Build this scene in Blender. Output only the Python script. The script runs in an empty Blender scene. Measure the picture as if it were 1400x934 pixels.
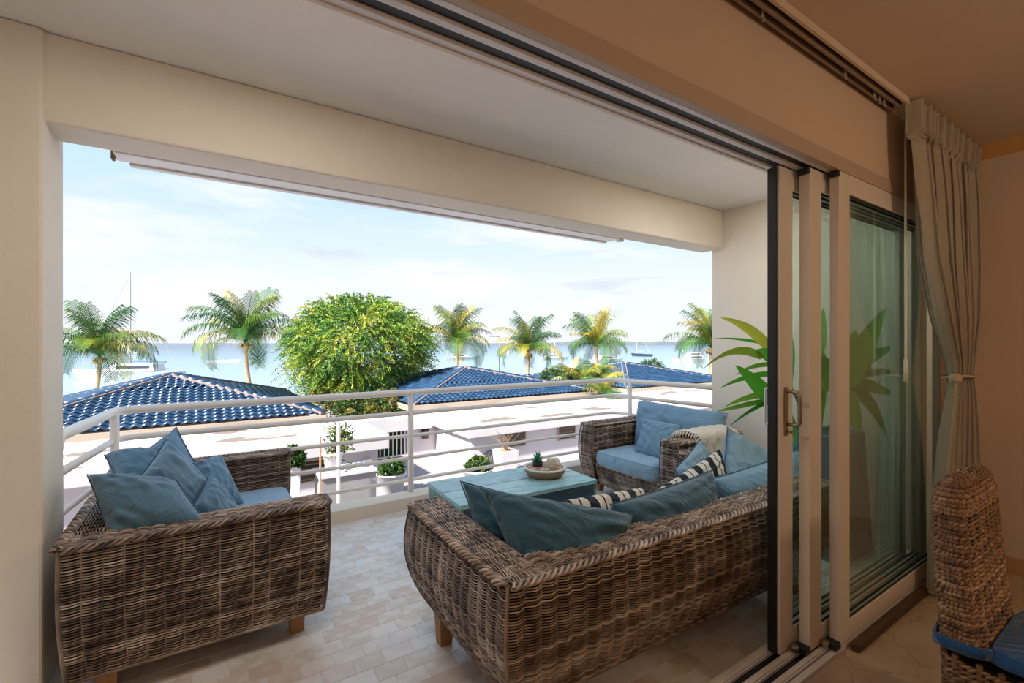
import bpy, bmesh, math, random
import numpy as np
from mathutils import Vector, Matrix, Euler

SC = bpy.context.scene
COL = SC.collection
PI = math.pi
random.seed(7)
RNG = np.random.default_rng(11)

# ------------------------------------------------------------------ camera
EYE = 1.45                       # eye height above the balcony floor
FPX = 640.0                      # focal length in pixels of the 1400 px wide frame
YAW = math.radians(33.47)
cam_d = bpy.data.cameras.new('camera')
cam_d.sensor_width = 36.0
cam_d.lens = 36.0 * FPX / 1400.0
cam_d.clip_start = 0.02
cam_d.clip_end = 6000
cam_d.shift_y = 1.5 / 1400.0
cam = bpy.data.objects.new('camera', cam_d)
cam.location = (0, 0, EYE)
cam.rotation_euler = (PI / 2, 0, -YAW)
COL.objects.link(cam)
SC.camera = cam

# ------------------------------------------------------------------ view, sky, sun, fill lights
SC.view_settings.view_transform = 'Standard'
SC.view_settings.look = 'None'
SC.view_settings.gamma = 1.0
SC.view_settings.use_curve_mapping = False
SC.view_settings.exposure = 1.35

W_ = bpy.data.worlds.new('sky')
SC.world = W_
W_.use_nodes = True
nt = W_.node_tree
nt.nodes.clear()
_o = nt.nodes.new('ShaderNodeOutputWorld')
_b = nt.nodes.new('ShaderNodeBackground')
_b.inputs['Strength'].default_value = 0.43
nt.links.new(_b.outputs[0], _o.inputs[0])
_tc = nt.nodes.new('ShaderNodeTexCoord')
_sp = nt.nodes.new('ShaderNodeSeparateXYZ')
nt.links.new(_tc.outputs['Generated'], _sp.inputs[0])
_rp = nt.nodes.new('ShaderNodeValToRGB')
nt.links.new(_sp.outputs['Z'], _rp.inputs[0])
_e = _rp.color_ramp.elements
_e[0].position = 0.0
_e[0].color = (0.90, 0.94, 1.0, 1)
_e[1].position = 1.0
_e[1].color = (0.30, 0.55, 0.92, 1)
for p_, c_ in ((0.12, (0.84, 0.92, 1.0, 1)), (0.28, (0.60, 0.80, 1.0, 1)), (0.55, (0.40, 0.65, 0.97, 1))):
    k_ = _rp.color_ramp.elements.new(p_)
    k_.color = c_
_mp = nt.nodes.new('ShaderNodeMapping')
_mp.inputs['Scale'].default_value = (2.2, 2.2, 9.0)
nt.links.new(_tc.outputs['Generated'], _mp.inputs[0])
_nz = nt.nodes.new('ShaderNodeTexNoise')
_nz.inputs['Scale'].default_value = 1.6
_nz.inputs['Detail'].default_value = 7
_nz.inputs['Roughness'].default_value = 0.55
nt.links.new(_mp.outputs[0], _nz.inputs['Vector'])
_cr = nt.nodes.new('ShaderNodeValToRGB')
_cr.color_ramp.elements[0].position = 0.47
_cr.color_ramp.elements[0].color = (0, 0, 0, 1)
_cr.color_ramp.elements[1].position = 0.66
_cr.color_ramp.elements[1].color = (0.85, 0.85, 0.85, 1)
nt.links.new(_nz.outputs['Fac'], _cr.inputs[0])
_mx = nt.nodes.new('ShaderNodeMixRGB')
nt.links.new(_cr.outputs[0], _mx.inputs[0])
nt.links.new(_rp.outputs[0], _mx.inputs[1])
_mx.inputs[2].default_value = (0.98, 0.97, 1.0, 1)
# small lilac grey cloudlets
_mp2 = nt.nodes.new('ShaderNodeMapping')
_mp2.inputs['Scale'].default_value = (3.0, 3.0, 16.0)
_mp2.inputs['Location'].default_value = (4.3, 1.2, 0.4)
nt.links.new(_tc.outputs['Generated'], _mp2.inputs[0])
_nz2 = nt.nodes.new('ShaderNodeTexNoise')
_nz2.inputs['Scale'].default_value = 1.5
_nz2.inputs['Detail'].default_value = 6
nt.links.new(_mp2.outputs[0], _nz2.inputs['Vector'])
_cr2 = nt.nodes.new('ShaderNodeValToRGB')
_cr2.color_ramp.elements[0].position = 0.60
_cr2.color_ramp.elements[0].color = (0, 0, 0, 1)
_cr2.color_ramp.elements[1].position = 0.74
_cr2.color_ramp.elements[1].color = (0.7, 0.7, 0.7, 1)
nt.links.new(_nz2.outputs['Fac'], _cr2.inputs[0])
_mx2 = nt.nodes.new('ShaderNodeMixRGB')
nt.links.new(_cr2.outputs[0], _mx2.inputs[0])
nt.links.new(_mx.outputs[0], _mx2.inputs[1])
_mx2.inputs[2].default_value = (0.62, 0.66, 0.80, 1)
nt.links.new(_mx2.outputs[0], _b.inputs['Color'])

def add_light(name, kind, loc, energy, color, size=0.3, direction=None, angle=None):
    d = bpy.data.lights.new(name, kind)
    d.energy = energy
    d.color = color
    if kind == 'AREA':
        d.shape = 'DISK'
        d.size = size
    if kind == 'POINT':
        d.shadow_soft_size = size
    if kind == 'SUN':
        d.angle = angle
    o = bpy.data.objects.new(name, d)
    o.location = loc
    if direction is not None:
        o.rotation_euler = Vector(direction).to_track_quat('-Z', 'Y').to_euler()
    COL.objects.link(o)
    return o

# the sun stands behind the building, high and to the left
add_light('sun', 'SUN', (-20, -12, 25), 7.0, (1.0, 0.94, 0.86), direction=(0.70, 0.22, -0.68), angle=math.radians(2.0))
# warm fill light added behind the camera to brighten the room, no fixture
add_light('room_fill_light', 'POINT', (2.6, -1.3, 2.3), 13, (1.0, 0.77, 0.54), size=0.12)
# unseen fill lights added under the balcony ceiling to brighten it, no fixtures
add_light('balcony_fill_light', 'AREA', (0.2, 1.62, 2.72), 5.0, (1.0, 0.97, 0.93), size=0.8, direction=(0, 0, -1))
add_light('balcony_fill_light', 'AREA', (3.2, 1.62, 2.72), 7.0, (1.0, 0.97, 0.93), size=0.8, direction=(0, 0, -1))
add_light('room_fill_left', 'POINT', (-0.9, -1.3, 1.7), 7, (1.0, 0.82, 0.62), size=0.15)  # warm fill added inside the room to lift the pier and beam

# ------------------------------------------------------------------ helpers
F = np.array([math.sin(YAW), math.cos(YAW), 0.0])
R = np.array([math.cos(YAW), -math.sin(YAW), 0.0])

def at(u, v, d):
    """A point of the place from a reading of the photograph and its distance d along the view."""
    p = np.array([0, 0, EYE]) + d * (F + (u - 700.0) / FPX * R) + np.array([0, 0, (468.5 - v) / FPX * d])
    return p

WM = {}

def wmat(o):
    return WM.get(o.name, Matrix.Identity(4))

def tag(o, label=None, cat=None, group=None, kind=None):
    if label: o['label'] = label
    if cat: o['category'] = cat
    if group: o['group'] = group
    if kind: o['kind'] = kind
    return o

def thing(name, label, cat, loc=(0, 0, 0), rz=0.0, group=None, kind=None):
    o = bpy.data.objects.new(name, None)
    o.empty_display_size = 0.1
    o.location = loc
    o.rotation_euler = (0, 0, rz)
    COL.objects.link(o)
    WM[o.name] = Matrix.LocRotScale(Vector(loc), Euler((0, 0, rz)), None)
    return tag(o, label, cat, group, kind)

def link(name, me, parent=None, world=True, kind=None, label=None):
    o = bpy.data.objects.new(name, me)
    COL.objects.link(o)
    if parent is not None:
        o.parent = parent
        if world:
            o.matrix_parent_inverse = wmat(parent).inverted()
            WM[o.name] = Matrix.Identity(4)
        else:
            WM[o.name] = wmat(parent).copy()
    else:
        WM[o.name] = Matrix.Identity(4)
    if kind: o['kind'] = kind
    if label: o['label'] = label
    return o

def mesh_np(name, verts, faces, mat, smooth=False, tone=None):
    """verts (n,3); faces: int array (m,4) / (m,3) or list of tuples."""
    me = bpy.data.meshes.new(name)
    verts = np.asarray(verts, dtype=np.float32)
    if isinstance(faces, np.ndarray):
        m, k = faces.shape
        me.vertices.add(len(verts))
        me.vertices.foreach_set('co', verts.ravel())
        me.loops.add(m * k)
        me.loops.foreach_set('vertex_index', faces.astype(np.int32).ravel())
        me.polygons.add(m)
        me.polygons.foreach_set('loop_start', np.arange(0, m * k, k, dtype=np.int32))
        me.polygons.foreach_set('loop_total', np.full(m, k, dtype=np.int32))
        me.update(calc_edges=True)
    else:
        me.from_pydata([tuple(v) for v in verts], [], faces)
        me.update()
    if smooth:
        me.polygons.foreach_set('use_smooth', np.ones(len(me.polygons), dtype=bool))
    if tone is not None:
        a = me.attributes.new('tone', 'FLOAT', 'POINT')
        a.data.foreach_set('value', np.asarray(tone, dtype=np.float32))
    if mat is not None:
        me.materials.append(mat)
    return me

class MB:
    """Collects simple shapes of ONE part into one mesh."""
    def __init__(self):
        self.v = []
        self.f = []
    def add(self, verts, faces):
        n = len(self.v)
        self.v += [tuple(map(float, p)) for p in verts]
        self.f += [tuple(i + n for i in f) for f in faces]
        return self
    def box(self, x0, x1, y0, y1, z0, z1, m=None):
        vs = [Vector((x, y, z)) for z in (z0, z1) for y in (y0, y1) for x in (x0, x1)]
        if m is not None: vs = [m @ p for p in vs]
        return self.add(vs, [(0, 2, 3, 1), (4, 5, 7, 6), (0, 1, 5, 4), (1, 3, 7, 5), (3, 2, 6, 7), (2, 0, 4, 6)])
    def tube(self, pts, r, n=8, cap=True):
        pts = [Vector(p) for p in pts]
        rs = r if isinstance(r, (list, tuple)) else [r] * len(pts)
        vs = []
        up = None
        for i, p in enumerate(pts):
            t = (pts[min(i + 1, len(pts) - 1)] - pts[max(i - 1, 0)]).normalized()
            if up is None:
                up = Vector((0, 0, 1)) if abs(t.z) < 0.9 else Vector((1, 0, 0))
            a = (up - t * up.dot(t))
            if a.length < 1e-5: a = t.orthogonal()
            a.normalize(); up = a
            b = t.cross(a)
            for k in range(n):
                th = 2 * PI * k / n
                vs.append(p + rs[i] * (math.cos(th) * a + math.sin(th) * b))
        fs = []
        for i in range(len(pts) - 1):
            for k in range(n):
                k2 = (k + 1) % n
                fs.append((i * n + k, i * n + k2, (i + 1) * n + k2, (i + 1) * n + k))
        if cap:
            fs.append(tuple(range(n - 1, -1, -1)))
            fs.append(tuple((len(pts) - 1) * n + k for k in range(n)))
        return self.add(vs, fs)
    def lathe(self, prof, c=(0, 0, 0), n=24, sx=1, sy=1):
        vs = []
        for r, z in prof:
            for k in range(n):
                th = 2 * PI * k / n
                vs.append((c[0] + r * sx * math.cos(th), c[1] + r * sy * math.sin(th), c[2] + z))
        fs = []
        for i in range(len(prof) - 1):
            for k in range(n):
                k2 = (k + 1) % n
                fs.append((i * n + k, i * n + k2, (i + 1) * n + k2, (i + 1) * n + k))
        fs.append(tuple(range(n - 1, -1, -1)))
        fs.append(tuple((len(prof) - 1) * n + k for k in range(n)))
        return self.add(vs, fs)
    def loft(self, rings):
        n = len(rings[0])
        vs = [p for r_ in rings for p in r_]
        fs = []
        for i in range(len(rings) - 1):
            for k in range(n):
                k2 = (k + 1) % n
                fs.append((i * n + k, i * n + k2, (i + 1) * n + k2, (i + 1) * n + k))
        fs.append(tuple(range(n - 1, -1, -1)))
        fs.append(tuple((len(rings) - 1) * n + k for k in range(n)))
        return self.add(vs, fs)
    def build(self, name, mat, parent=None, world=True, smooth=False, bevel=0, kind=None, label=None, seg=2):
        me = mesh_np(name, self.v, self.f, mat, smooth)
        o = link(name, me, parent, world, kind, label)
        if bevel:
            md = o.modifiers.new('bevel', 'BEVEL')
            md.width = bevel
            md.segments = seg
            md.limit_method = 'ANGLE'
        return o

def bx(name, mat, b, parent=None, bevel=0, kind=None, label=None, world=True):
    return MB().box(*b).build(name, mat, parent, world, False, bevel, kind, label)

def tubes_np(P, Nrm, r, sides=4):
    """P (K,N,3) centre lines, Nrm (K,N,3) surface normals -> verts, quads."""
    K, N, _ = P.shape
    T = np.gradient(P, axis=1)
    T /= np.linalg.norm(T, axis=2, keepdims=True) + 1e-9
    Nn = Nrm - T * np.sum(Nrm * T, axis=2, keepdims=True)
    Nn /= np.linalg.norm(Nn, axis=2, keepdims=True) + 1e-9
    B = np.cross(T, Nn)
    rr = np.broadcast_to(np.asarray(r, dtype=float).reshape(-1, 1, 1) if np.ndim(r) == 1 else np.asarray(r, dtype=float), (K, N, 1)) if np.ndim(r) <= 1 else r
    V = np.empty((K, N, sides, 3))
    for s in range(sides):
        th = 2 * PI * s / sides + PI / sides
        V[:, :, s] = P + rr * (math.cos(th) * Nn + math.sin(th) * B)
    idx = np.arange(K * N * sides).reshape(K, N, sides)
    a = idx[:, :-1, :]; b = idx[:, 1:, :]
    q = np.stack([a, np.roll(a, -1, axis=2), np.roll(b, -1, axis=2), b], axis=-1).reshape(-1, 4)
    return V.reshape(-1, 3), q

class Weave:
    """Woven cane of one part: strands that bow out between stakes."""
    def __init__(self):
        self.V = []; self.Q = []; self.T = []; self.n = 0
    def _push(self, V, q, tone):
        self.V.append(V); self.Q.append(q + self.n); self.T.append(0.16 + 0.66 * tone); self.n += len(V)
    def strands(self, P, Nrm, r, tone, sides=4):
        V, q = tubes_np(P, Nrm, r, sides)
        self._push(V, q, np.repeat(tone, P.shape[1] * sides))
    def patch(self, S, lu, lv, pitch, stake, r, flip=1, amp=0.0065, sag=0.0035, samp=6, stakes=True, over=0.72, closed=False, twist=0):
        rows = max(2, int(round(lv / pitch))); cols = max(1, int(round(lu / stake)))
        if closed and cols % 2: cols += 1
        N = cols * samp + 1
        u = np.linspace(0, 1, N); v = (np.arange(rows) + 0.5) / rows
        VV, UU = np.meshgrid(v, u, indexing='ij')
        e = 1e-3
        def nrm(U, V):
            du = S(U + e, V) - S(U - e, V)
            dv = S(U, V + e) - S(U, V - e)
            n = np.cross(du, dv) * flip
            n /= np.linalg.norm(n, axis=-1, keepdims=True) + 1e-9
            dv /= np.linalg.norm(dv, axis=-1, keepdims=True) + 1e-9
            return n, dv
        P = S(UU, VV)
        Nr, dv = nrm(UU, VV)
        jit = RNG.normal(0, 0.018, (rows, 1))
        ph = UU * cols + (0 if closed else jit)
        w = np.abs(np.sin(PI * ph))
        par = (np.floor(ph).astype(int) + np.arange(rows)[:, None] // 2) % 2
        k = np.where(par == 0, 1.0, over)
        ph2 = ph - np.floor(ph)
        P = P + Nr * (amp * (w * k - 0.35))[..., None] + dv * (-sag * w + 0.35 * sag * np.sin(2 * PI * ph2) + RNG.normal(0, pitch * 0.07, (rows, 1)))[..., None]
        tone = RNG.random(rows)
        rad = r * RNG.uniform(0.85, 1.12, rows)
        if twist:
            arc = UU * lu
            for k2 in range(2):
                th = 2 * PI * arc / twist + PI * k2 + RNG.uniform(0, 6.28, (rows, 1))
                if k2: th = th0 + PI
                th0 = th
                Pk = P + Nr * (np.cos(th) * r * 0.55)[..., None] + dv * (np.sin(th) * r * 0.55)[..., None]
                self.strands(Pk, Nr, rad * 0.72, RNG.random(rows), 5)
        else:
            self.strands(P, Nr, rad, tone)
        if stakes:
            us = np.arange(cols + 1) / cols
            vs = np.linspace(0, 1, 12)
            U2, V2 = np.meshgrid(us, vs, indexing='ij')
            P2 = S(U2, V2); N2, _d = nrm(U2, V2)
            self.strands(P2 - N2 * amp * 0.35, N2, np.full(cols + 1, r * 1.15), RNG.random(cols + 1) * 0.6)
        return self
    def braid(self, path, r=0.006, hr=0.011, pitch=0.085, n=3):
        path = np.asarray(path, float)
        seg = np.linalg.norm(np.diff(path, axis=0), axis=1)
        s = np.concatenate([[0], np.cumsum(seg)])
        L = s[-1]; N = int(L / 0.008)
        t = np.linspace(0, L, N)
        C = np.stack([np.interp(t, s, path[:, k]) for k in range(3)], axis=1)
        ker = np.ones(7) / 7
        Cp = np.pad(C, ((3, 3), (0, 0)), mode='edge')
        C = np.stack([np.convolve(Cp[:, k], ker, mode='valid') for k in range(3)], axis=1)
        T = np.gradient(C, axis=0); T /= np.linalg.norm(T, axis=1, keepdims=True)
        up = np.array([0, 0, 1.0])
        A = np.cross(T, up); A /= np.linalg.norm(A, axis=1, keepdims=True) + 1e-9
        B = np.cross(A, T)
        for q in range(n):
            for dd in (0, 0.35):
                th = 2 * PI * (t / pitch + q / n) + dd
                P = C + (hr * 1.25 * np.cos(th))[:, None] * A + (hr * 0.7 * np.sin(th))[:, None] * B + dd * 0.02 * A
                self.strands(P[None], B[None], np.array([r]), RNG.random(1), 5)
        return self
    def line(self, pts, r):
        P = np.asarray(pts, float)[None]
        N_ = np.broadcast_to(np.array([0.6, 0.5, 0.3]), P.shape)
        self.strands(P, N_, np.array([r]), RNG.random(1) * 0.7)
        return self
    def build(self, name, mat, parent, world=False, kind='stuff'):
        me = mesh_np(name, np.concatenate(self.V), np.concatenate(self.Q), mat, True, np.concatenate(self.T))
        return link(name, me, parent, world, kind)

# ------------------------------------------------------------------ materials
def mat_base(name):
    m = bpy.data.materials.new(name)
    m.use_nodes = True
    return m, m.node_tree, m.node_tree.nodes['Principled BSDF']

def mat(name, c, rough=0.6, metal=0.0, var=0.0, scale=8.0, bump=0.0, bscale=60.0, coat=0.0, spec=0.5, trans=0.0, c2=None, detail=5, stretch=None, coord='Object'):
    m, nt, p = mat_base(name)
    p.inputs['Base Color'].default_value = (*c, 1)
    p.inputs['Roughness'].default_value = rough
    p.inputs['Metallic'].default_value = metal
    p.inputs['Coat Weight'].default_value = coat
    p.inputs['Specular IOR Level'].default_value = spec
    tc = nt.nodes.new('ShaderNodeTexCoord')
    vec = tc.outputs[coord]
    if stretch:
        mp = nt.nodes.new('ShaderNodeMapping')
        mp.inputs['Scale'].default_value = stretch
        nt.links.new(vec, mp.inputs[0]); vec = mp.outputs[0]
    if var > 0 or c2:
        n = nt.nodes.new('ShaderNodeTexNoise')
        n.inputs['Scale'].default_value = scale
        n.inputs['Detail'].default_value = detail
        n.inputs['Roughness'].default_value = 0.6
        nt.links.new(vec, n.inputs['Vector'])
        r = nt.nodes.new('ShaderNodeValToRGB')
        a, b = r.color_ramp.elements
        a.position, b.position = 0.3, 0.7
        if c2:
            a.color = (*c, 1); b.color = (*c2, 1)
        else:
            a.color = (*[x * (1 - var) for x in c], 1); b.color = (*[min(1, x * (1 + var)) for x in c], 1)
        nt.links.new(n.outputs['Fac'], r.inputs[0])
        nt.links.new(r.outputs[0], p.inputs['Base Color'])
    if bump > 0:
        n2 = nt.nodes.new('ShaderNodeTexNoise')
        n2.inputs['Scale'].default_value = bscale
        n2.inputs['Detail'].default_value = 4
        nt.links.new(vec, n2.inputs['Vector'])
        b_ = nt.nodes.new('ShaderNodeBump')
        b_.inputs['Strength'].default_value = bump
        b_.inputs['Distance'].default_value = 0.01
        nt.links.new(n2.outputs['Fac'], b_.inputs['Height'])
        nt.links.new(b_.outputs[0], p.inputs['Normal'])
    return m

def ramp_mat(name, stops, source='tone', rough=0.6, noise=0.0, nscale=30.0, trans=0.0, spec=0.5):
    """Colour from a per-piece random value: an attribute, the island or the object."""
    m, nt, p = mat_base(name)
    p.inputs['Roughness'].default_value = rough
    p.inputs['Specular IOR Level'].default_value = spec
    if source == 'tone':
        a = nt.nodes.new('ShaderNodeAttribute'); a.attribute_name = 'tone'; out = a.outputs['Fac']
    elif source == 'island':
        a = nt.nodes.new('ShaderNodeNewGeometry'); out = a.outputs['Random Per Island']
    else:
        a = nt.nodes.new('ShaderNodeObjectInfo'); out = a.outputs['Random']
    if noise > 0:
        tc = nt.nodes.new('ShaderNodeTexCoord')
        n = nt.nodes.new('ShaderNodeTexNoise'); n.inputs['Scale'].default_value = nscale; n.inputs['Detail'].default_value = 4
        nt.links.new(tc.outputs['Object'], n.inputs['Vector'])
        mm = nt.nodes.new('ShaderNodeMath'); mm.operation = 'MULTIPLY_ADD'
        nt.links.new(n.outputs['Fac'], mm.inputs[0]); mm.inputs[1].default_value = noise; mm.inputs[2].default_value = -noise * 0.5
        ad = nt.nodes.new('ShaderNodeMath'); ad.operation = 'ADD'; ad.use_clamp = True
        nt.links.new(out, ad.inputs[0]); nt.links.new(mm.outputs[0], ad.inputs[1]); out = ad.outputs[0]
    r = nt.nodes.new('ShaderNodeValToRGB')
    while len(r.color_ramp.elements) < len(stops): r.color_ramp.elements.new(0.5)
    for el, (pos, c) in zip(r.color_ramp.elements, stops):
        el.position = pos; el.color = (*c, 1)
    nt.links.new(out, r.inputs[0])
    nt.links.new(r.outputs[0], p.inputs['Base Color'])
    if trans > 0:
        t = nt.nodes.new('ShaderNodeBsdfTranslucent')
        nt.links.new(r.outputs[0], t.inputs['Color'])
        mx = nt.nodes.new('ShaderNodeMixShader'); mx.inputs[0].default_value = trans
        nt.links.new(p.outputs[0], mx.inputs[1]); nt.links.new(t.outputs[0], mx.inputs[2])
        nt.links.new(mx.outputs[0], nt.nodes['Material Output'].inputs[0])
    return m

M = {}
M['plaster'] = mat('white_plaster', (0.78, 0.71, 0.60), 0.85, bump=0.25, bscale=220, var=0.03, scale=3)
M['ceil_out'] = mat('balcony_ceiling_paint', (0.86, 0.83, 0.78), 0.9, bump=0.5, bscale=160, var=0.02, scale=3)
M['room_wall'] = mat('warm_room_paint', (0.66, 0.50, 0.37), 0.8, bump=0.15, bscale=200, var=0.03, scale=2)
M['room_ceil'] = mat('room_ceiling_paint', (0.68, 0.53, 0.40), 0.85, bump=0.15, bscale=200)
M['stucco'] = mat('white_stucco', (0.50, 0.475, 0.49), 0.85, bump=0.3, bscale=90, var=0.03, scale=2)
M['alu'] = mat('door_frame_enamel', (0.74, 0.65, 0.55), 0.42, var=0.03, scale=4)
M['alu_in'] = mat('track_metal', (0.78, 0.77, 0.80), 0.35, metal=0.0, var=0.05, scale=6)
M['black'] = mat('black_rubber', (0.008, 0.008, 0.009), 0.5)
M['rail'] = mat('white_rail_enamel', (0.84, 0.80, 0.74), 0.3, var=0.02)
M['bronze'] = mat('brushed_bronze', (0.34, 0.28, 0.22), 0.32, metal=0.9)
M['silver'] = mat('silver_paint', (0.70, 0.72, 0.75), 0.3, metal=0.6)
M['leg'] = mat('teak_leg', (0.42, 0.22, 0.08), 0.5, c2=(0.28, 0.13, 0.045), scale=6, stretch=(8, 8, 1))
M['dark_wood'] = mat('dark_wood', (0.045, 0.020, 0.012), 0.5, c2=(0.10, 0.045, 0.02), scale=6, stretch=(1, 12, 12), bump=0.3)
M['wicker'] = ramp_mat('grey_brown_rattan', [(0.0, (0.035, 0.021, 0.014)), (0.3, (0.14, 0.09, 0.062)), (0.65, (0.37, 0.27, 0.20)), (1.0, (0.66, 0.55, 0.46))], 'tone', 0.42, noise=1.5, nscale=9)
M['wicker_dark'] = mat('dark_gap_core', (0.018, 0.011, 0.008), 0.8)  # near-black, so gaps in the weave and planks look shaded
M['banana'] = ramp_mat('banana_leaf_rope', [(0.0, (0.05, 0.025, 0.012)), (0.4, (0.20, 0.10, 0.045)), (0.8, (0.36, 0.21, 0.11)), (1.0, (0.52, 0.37, 0.23))], 'tone', 0.45, noise=1.2, nscale=30)
def cloth(name, c, rough=0.8, bscale=900, sheen=0.3):
    m = mat(name, c, rough, var=0.10, scale=4, bump=0.12, bscale=bscale, spec=0.25)
    p = m.node_tree.nodes['Principled BSDF']
    p.inputs['Sheen Weight'].default_value = sheen
    nt = m.node_tree
    tc = nt.nodes.new('ShaderNodeTexCoord')
    n = nt.nodes.new('ShaderNodeTexNoise'); n.inputs['Scale'].default_value = 7; n.inputs['Detail'].default_value = 3; n.inputs['Distortion'].default_value = 1.6
    nt.links.new(tc.outputs['Object'], n.inputs['Vector'])
    b = nt.nodes.new('ShaderNodeBump'); b.inputs['Strength'].default_value = 0.55; b.inputs['Distance'].default_value = 0.05
    nt.links.new(n.outputs['Fac'], b.inputs['Height'])
    old = p.inputs['Normal'].links[0].from_node
    nt.links.new(b.outputs[0], old.inputs['Normal'])
    return m
M['teal'] = cloth('teal_blue_canvas', (0.090, 0.190, 0.275))
M['deep_teal'] = cloth('deep_teal_canvas', (0.030, 0.095, 0.135))
M['blue'] = cloth('soft_blue_canvas', (0.145, 0.27, 0.385))
M['sky_blue'] = cloth('pale_blue_canvas', (0.26, 0.41, 0.53))
M['piping'] = cloth('teal_piping', (0.05, 0.14, 0.21))
M['cream'] = cloth('cream_knit', (0.62, 0.57, 0.48), 0.9, 300)
M['linen'] = None

# ------------------------------------------------------------------ setting: balcony and room
WALLX = 4.25
CE = 2.74
def struct(name, m, b, bevel=0, parent=None):
    o = bx(name, m, b, parent, bevel)
    if parent is None: o['kind'] = 'structure'
    return o

BEAM0, BEAM1, BEAMZ = 2.68, 2.92, 2.365
struct('ceiling_balcony', M['ceil_out'], (-1.6, WALLX + 0.3, 1.19, 2.92, CE, CE + 0.25))
o_beam = struct('beam_front', M['plaster'], (-1.6, WALLX, BEAM0, BEAM1, BEAMZ, CE), 0.012)
struct('wall_pier_left', M['plaster'], (-1.6, -0.545, 2.655, 3.0, -0.25, CE), 0.012)
struct('wall_balcony_left', M['plaster'], (-1.85, -1.6, 0.8, 3.0, -0.25, CE))
struct('wall_balcony_right', M['plaster'], (WALLX, WALLX + 0.3, 1.0, 2.80, -0.25, CE))
struct('floor_slab', M['stucco'], (-0.62, WALLX + 0.3, 1.0, 4.10, -0.25, -0.008))
curb = MB().box(-0.56, 4.25, 3.89, 4.08, -0.02, 0.105).build('trim_curb_front', M['plaster'], None, bevel=0.008); curb['kind'] = 'structure'
struct('trim_curb_left', M['plaster'], (-0.60, -0.47, 3.0, 3.89, -0.02, 0.105), 0.008)
struct('trim_curb_right', M['plaster'], (4.12, 4.25, 2.80, 3.89, -0.02, 0.105), 0.008)
struct('wall_sunblock_left', M['stucco'], (-24.0, -1.85, 2.3, 2.92, -2.75, CE + 0.25))  # unseen facade, stretched left to keep the sun off the balcony
struct('wall_facade_right', M['stucco'], (WALLX + 0.3, 12.0, 2.3, 2.92, -2.75, CE + 0.25))
struct('wall_sunblock_upper', M['stucco'], (-24.0, 12.0, -4.2, 2.92, CE + 0.25, 5.6))  # unseen mass above, added so its shadow covers the balcony
# room
M['marble'] = mat('beige_marble', (0.36, 0.25, 0.16), 0.28, c2=(0.52, 0.38, 0.26), scale=3.5, detail=9, bump=0.05, bscale=12)
def crack(m):
    nt = m.node_tree; p = nt.nodes['Principled BSDF']
    src = p.inputs['Base Color'].links[0].from_socket
    tc = nt.nodes.new('ShaderNodeTexCoord')
    n = nt.nodes.new('ShaderNodeTexNoise'); n.inputs['Scale'].default_value = 2.0; n.inputs['Detail'].default_value = 6
    nt.links.new(tc.outputs['Object'], n.inputs['Vector'])
    mixv = nt.nodes.new('ShaderNodeMixRGB'); mixv.inputs[0].default_value = 0.35
    nt.links.new(tc.outputs['Object'], mixv.inputs[1]); nt.links.new(n.outputs['Color'], mixv.inputs[2])
    v = nt.nodes.new('ShaderNodeTexVoronoi'); v.feature = 'DISTANCE_TO_EDGE'; v.inputs['Scale'].default_value = 4.5
    nt.links.new(mixv.outputs[0], v.inputs['Vector'])
    r = nt.nodes.new('ShaderNodeValToRGB')
    r.color_ramp.elements[0].position = 0.0; r.color_ramp.elements[0].color = (0.74, 0.70, 0.66, 1)
    r.color_ramp.elements[1].position = 0.02; r.color_ramp.elements[1].color = (1, 1, 1, 1)
    nt.links.new(v.outputs['Distance'], r.inputs[0])
    mu = nt.nodes.new('ShaderNodeMixRGB'); mu.blend_type = 'MULTIPLY'; mu.inputs[0].default_value = 1
    nt.links.new(src, mu.inputs[1]); nt.links.new(r.outputs[0], mu.inputs[2])
    nt.links.new(mu.outputs[0], p.inputs['Base Color'])
crack(M['marble'])
fl = thing('floor_room', None, None, (1.5, -1.5, 0), kind='structure')
bx('floor_bed', M['stucco'], (-1.85, WALLX, -4.0, 0.985, -0.25, -0.006), fl)
for ix in range(11):
    for iy in range(7):
        x0 = -1.85 + ix * 0.555; y0 = 0.98 - (iy + 1) * 0.7
        if x0 > 0.3 and iy < 3:
            bx('tile', M['marble'], (x0 + 0.0015, min(x0 + 0.5535, WALLX), y0 + 0.0015, y0 + 0.6985, -0.006, 0.0), fl, 0.001)
struct('floor_room_rear', M['marble'], (-1.85, WALLX, -4.0, -1.12, -0.006, 0.0))
struct('floor_room_left', M['marble'], (-1.85, 0.37, -1.12, 0.98, -0.006, 0.0))
struct('ceiling_room', M['room_ceil'], (-1.85, WALLX, -4.0, 1.0, 2.72, CE + 0.25))
struct('wall_room_right', M['room_wall'], (WALLX, WALLX + 0.3, -4.0, 1.0, -0.25, CE))
struct('wall_room_back', M['room_wall'], (-1.85, WALLX, -4.2, -4.0, -0.25, CE))
struct('wall_room_left', M['room_wall'], (-2.05, -1.85, -4.2, 0.985, -0.25, CE))
hd = struct('wall_header', M['room_wall'], (-1.85, WALLX, 0.987, 1.19, 2.31, CE))
struct('wall_jamb_right', M['room_wall'], (4.05, WALLX, 0.99, 1.19, -0.02, 2.31))
struct('wall_jamb_left', M['room_wall'], (-1.85, -1.5, 0.985, 1.19, -0.02, 2.31))
M['base'] = mat('tan_skirting', (0.50, 0.30, 0.15), 0.5, var=0.05)
struct('baseboard_right', M['base'], (WALLX - 0.018, WALLX, -4.0, 0.985, 0.0, 0.10), 0.003)
M['cove'] = mat('cornice_warm_lit', (0.62, 0.34, 0.11), 0.6)  # warm light along the cornice is put into this ochre colour
cv = MB()
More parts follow.
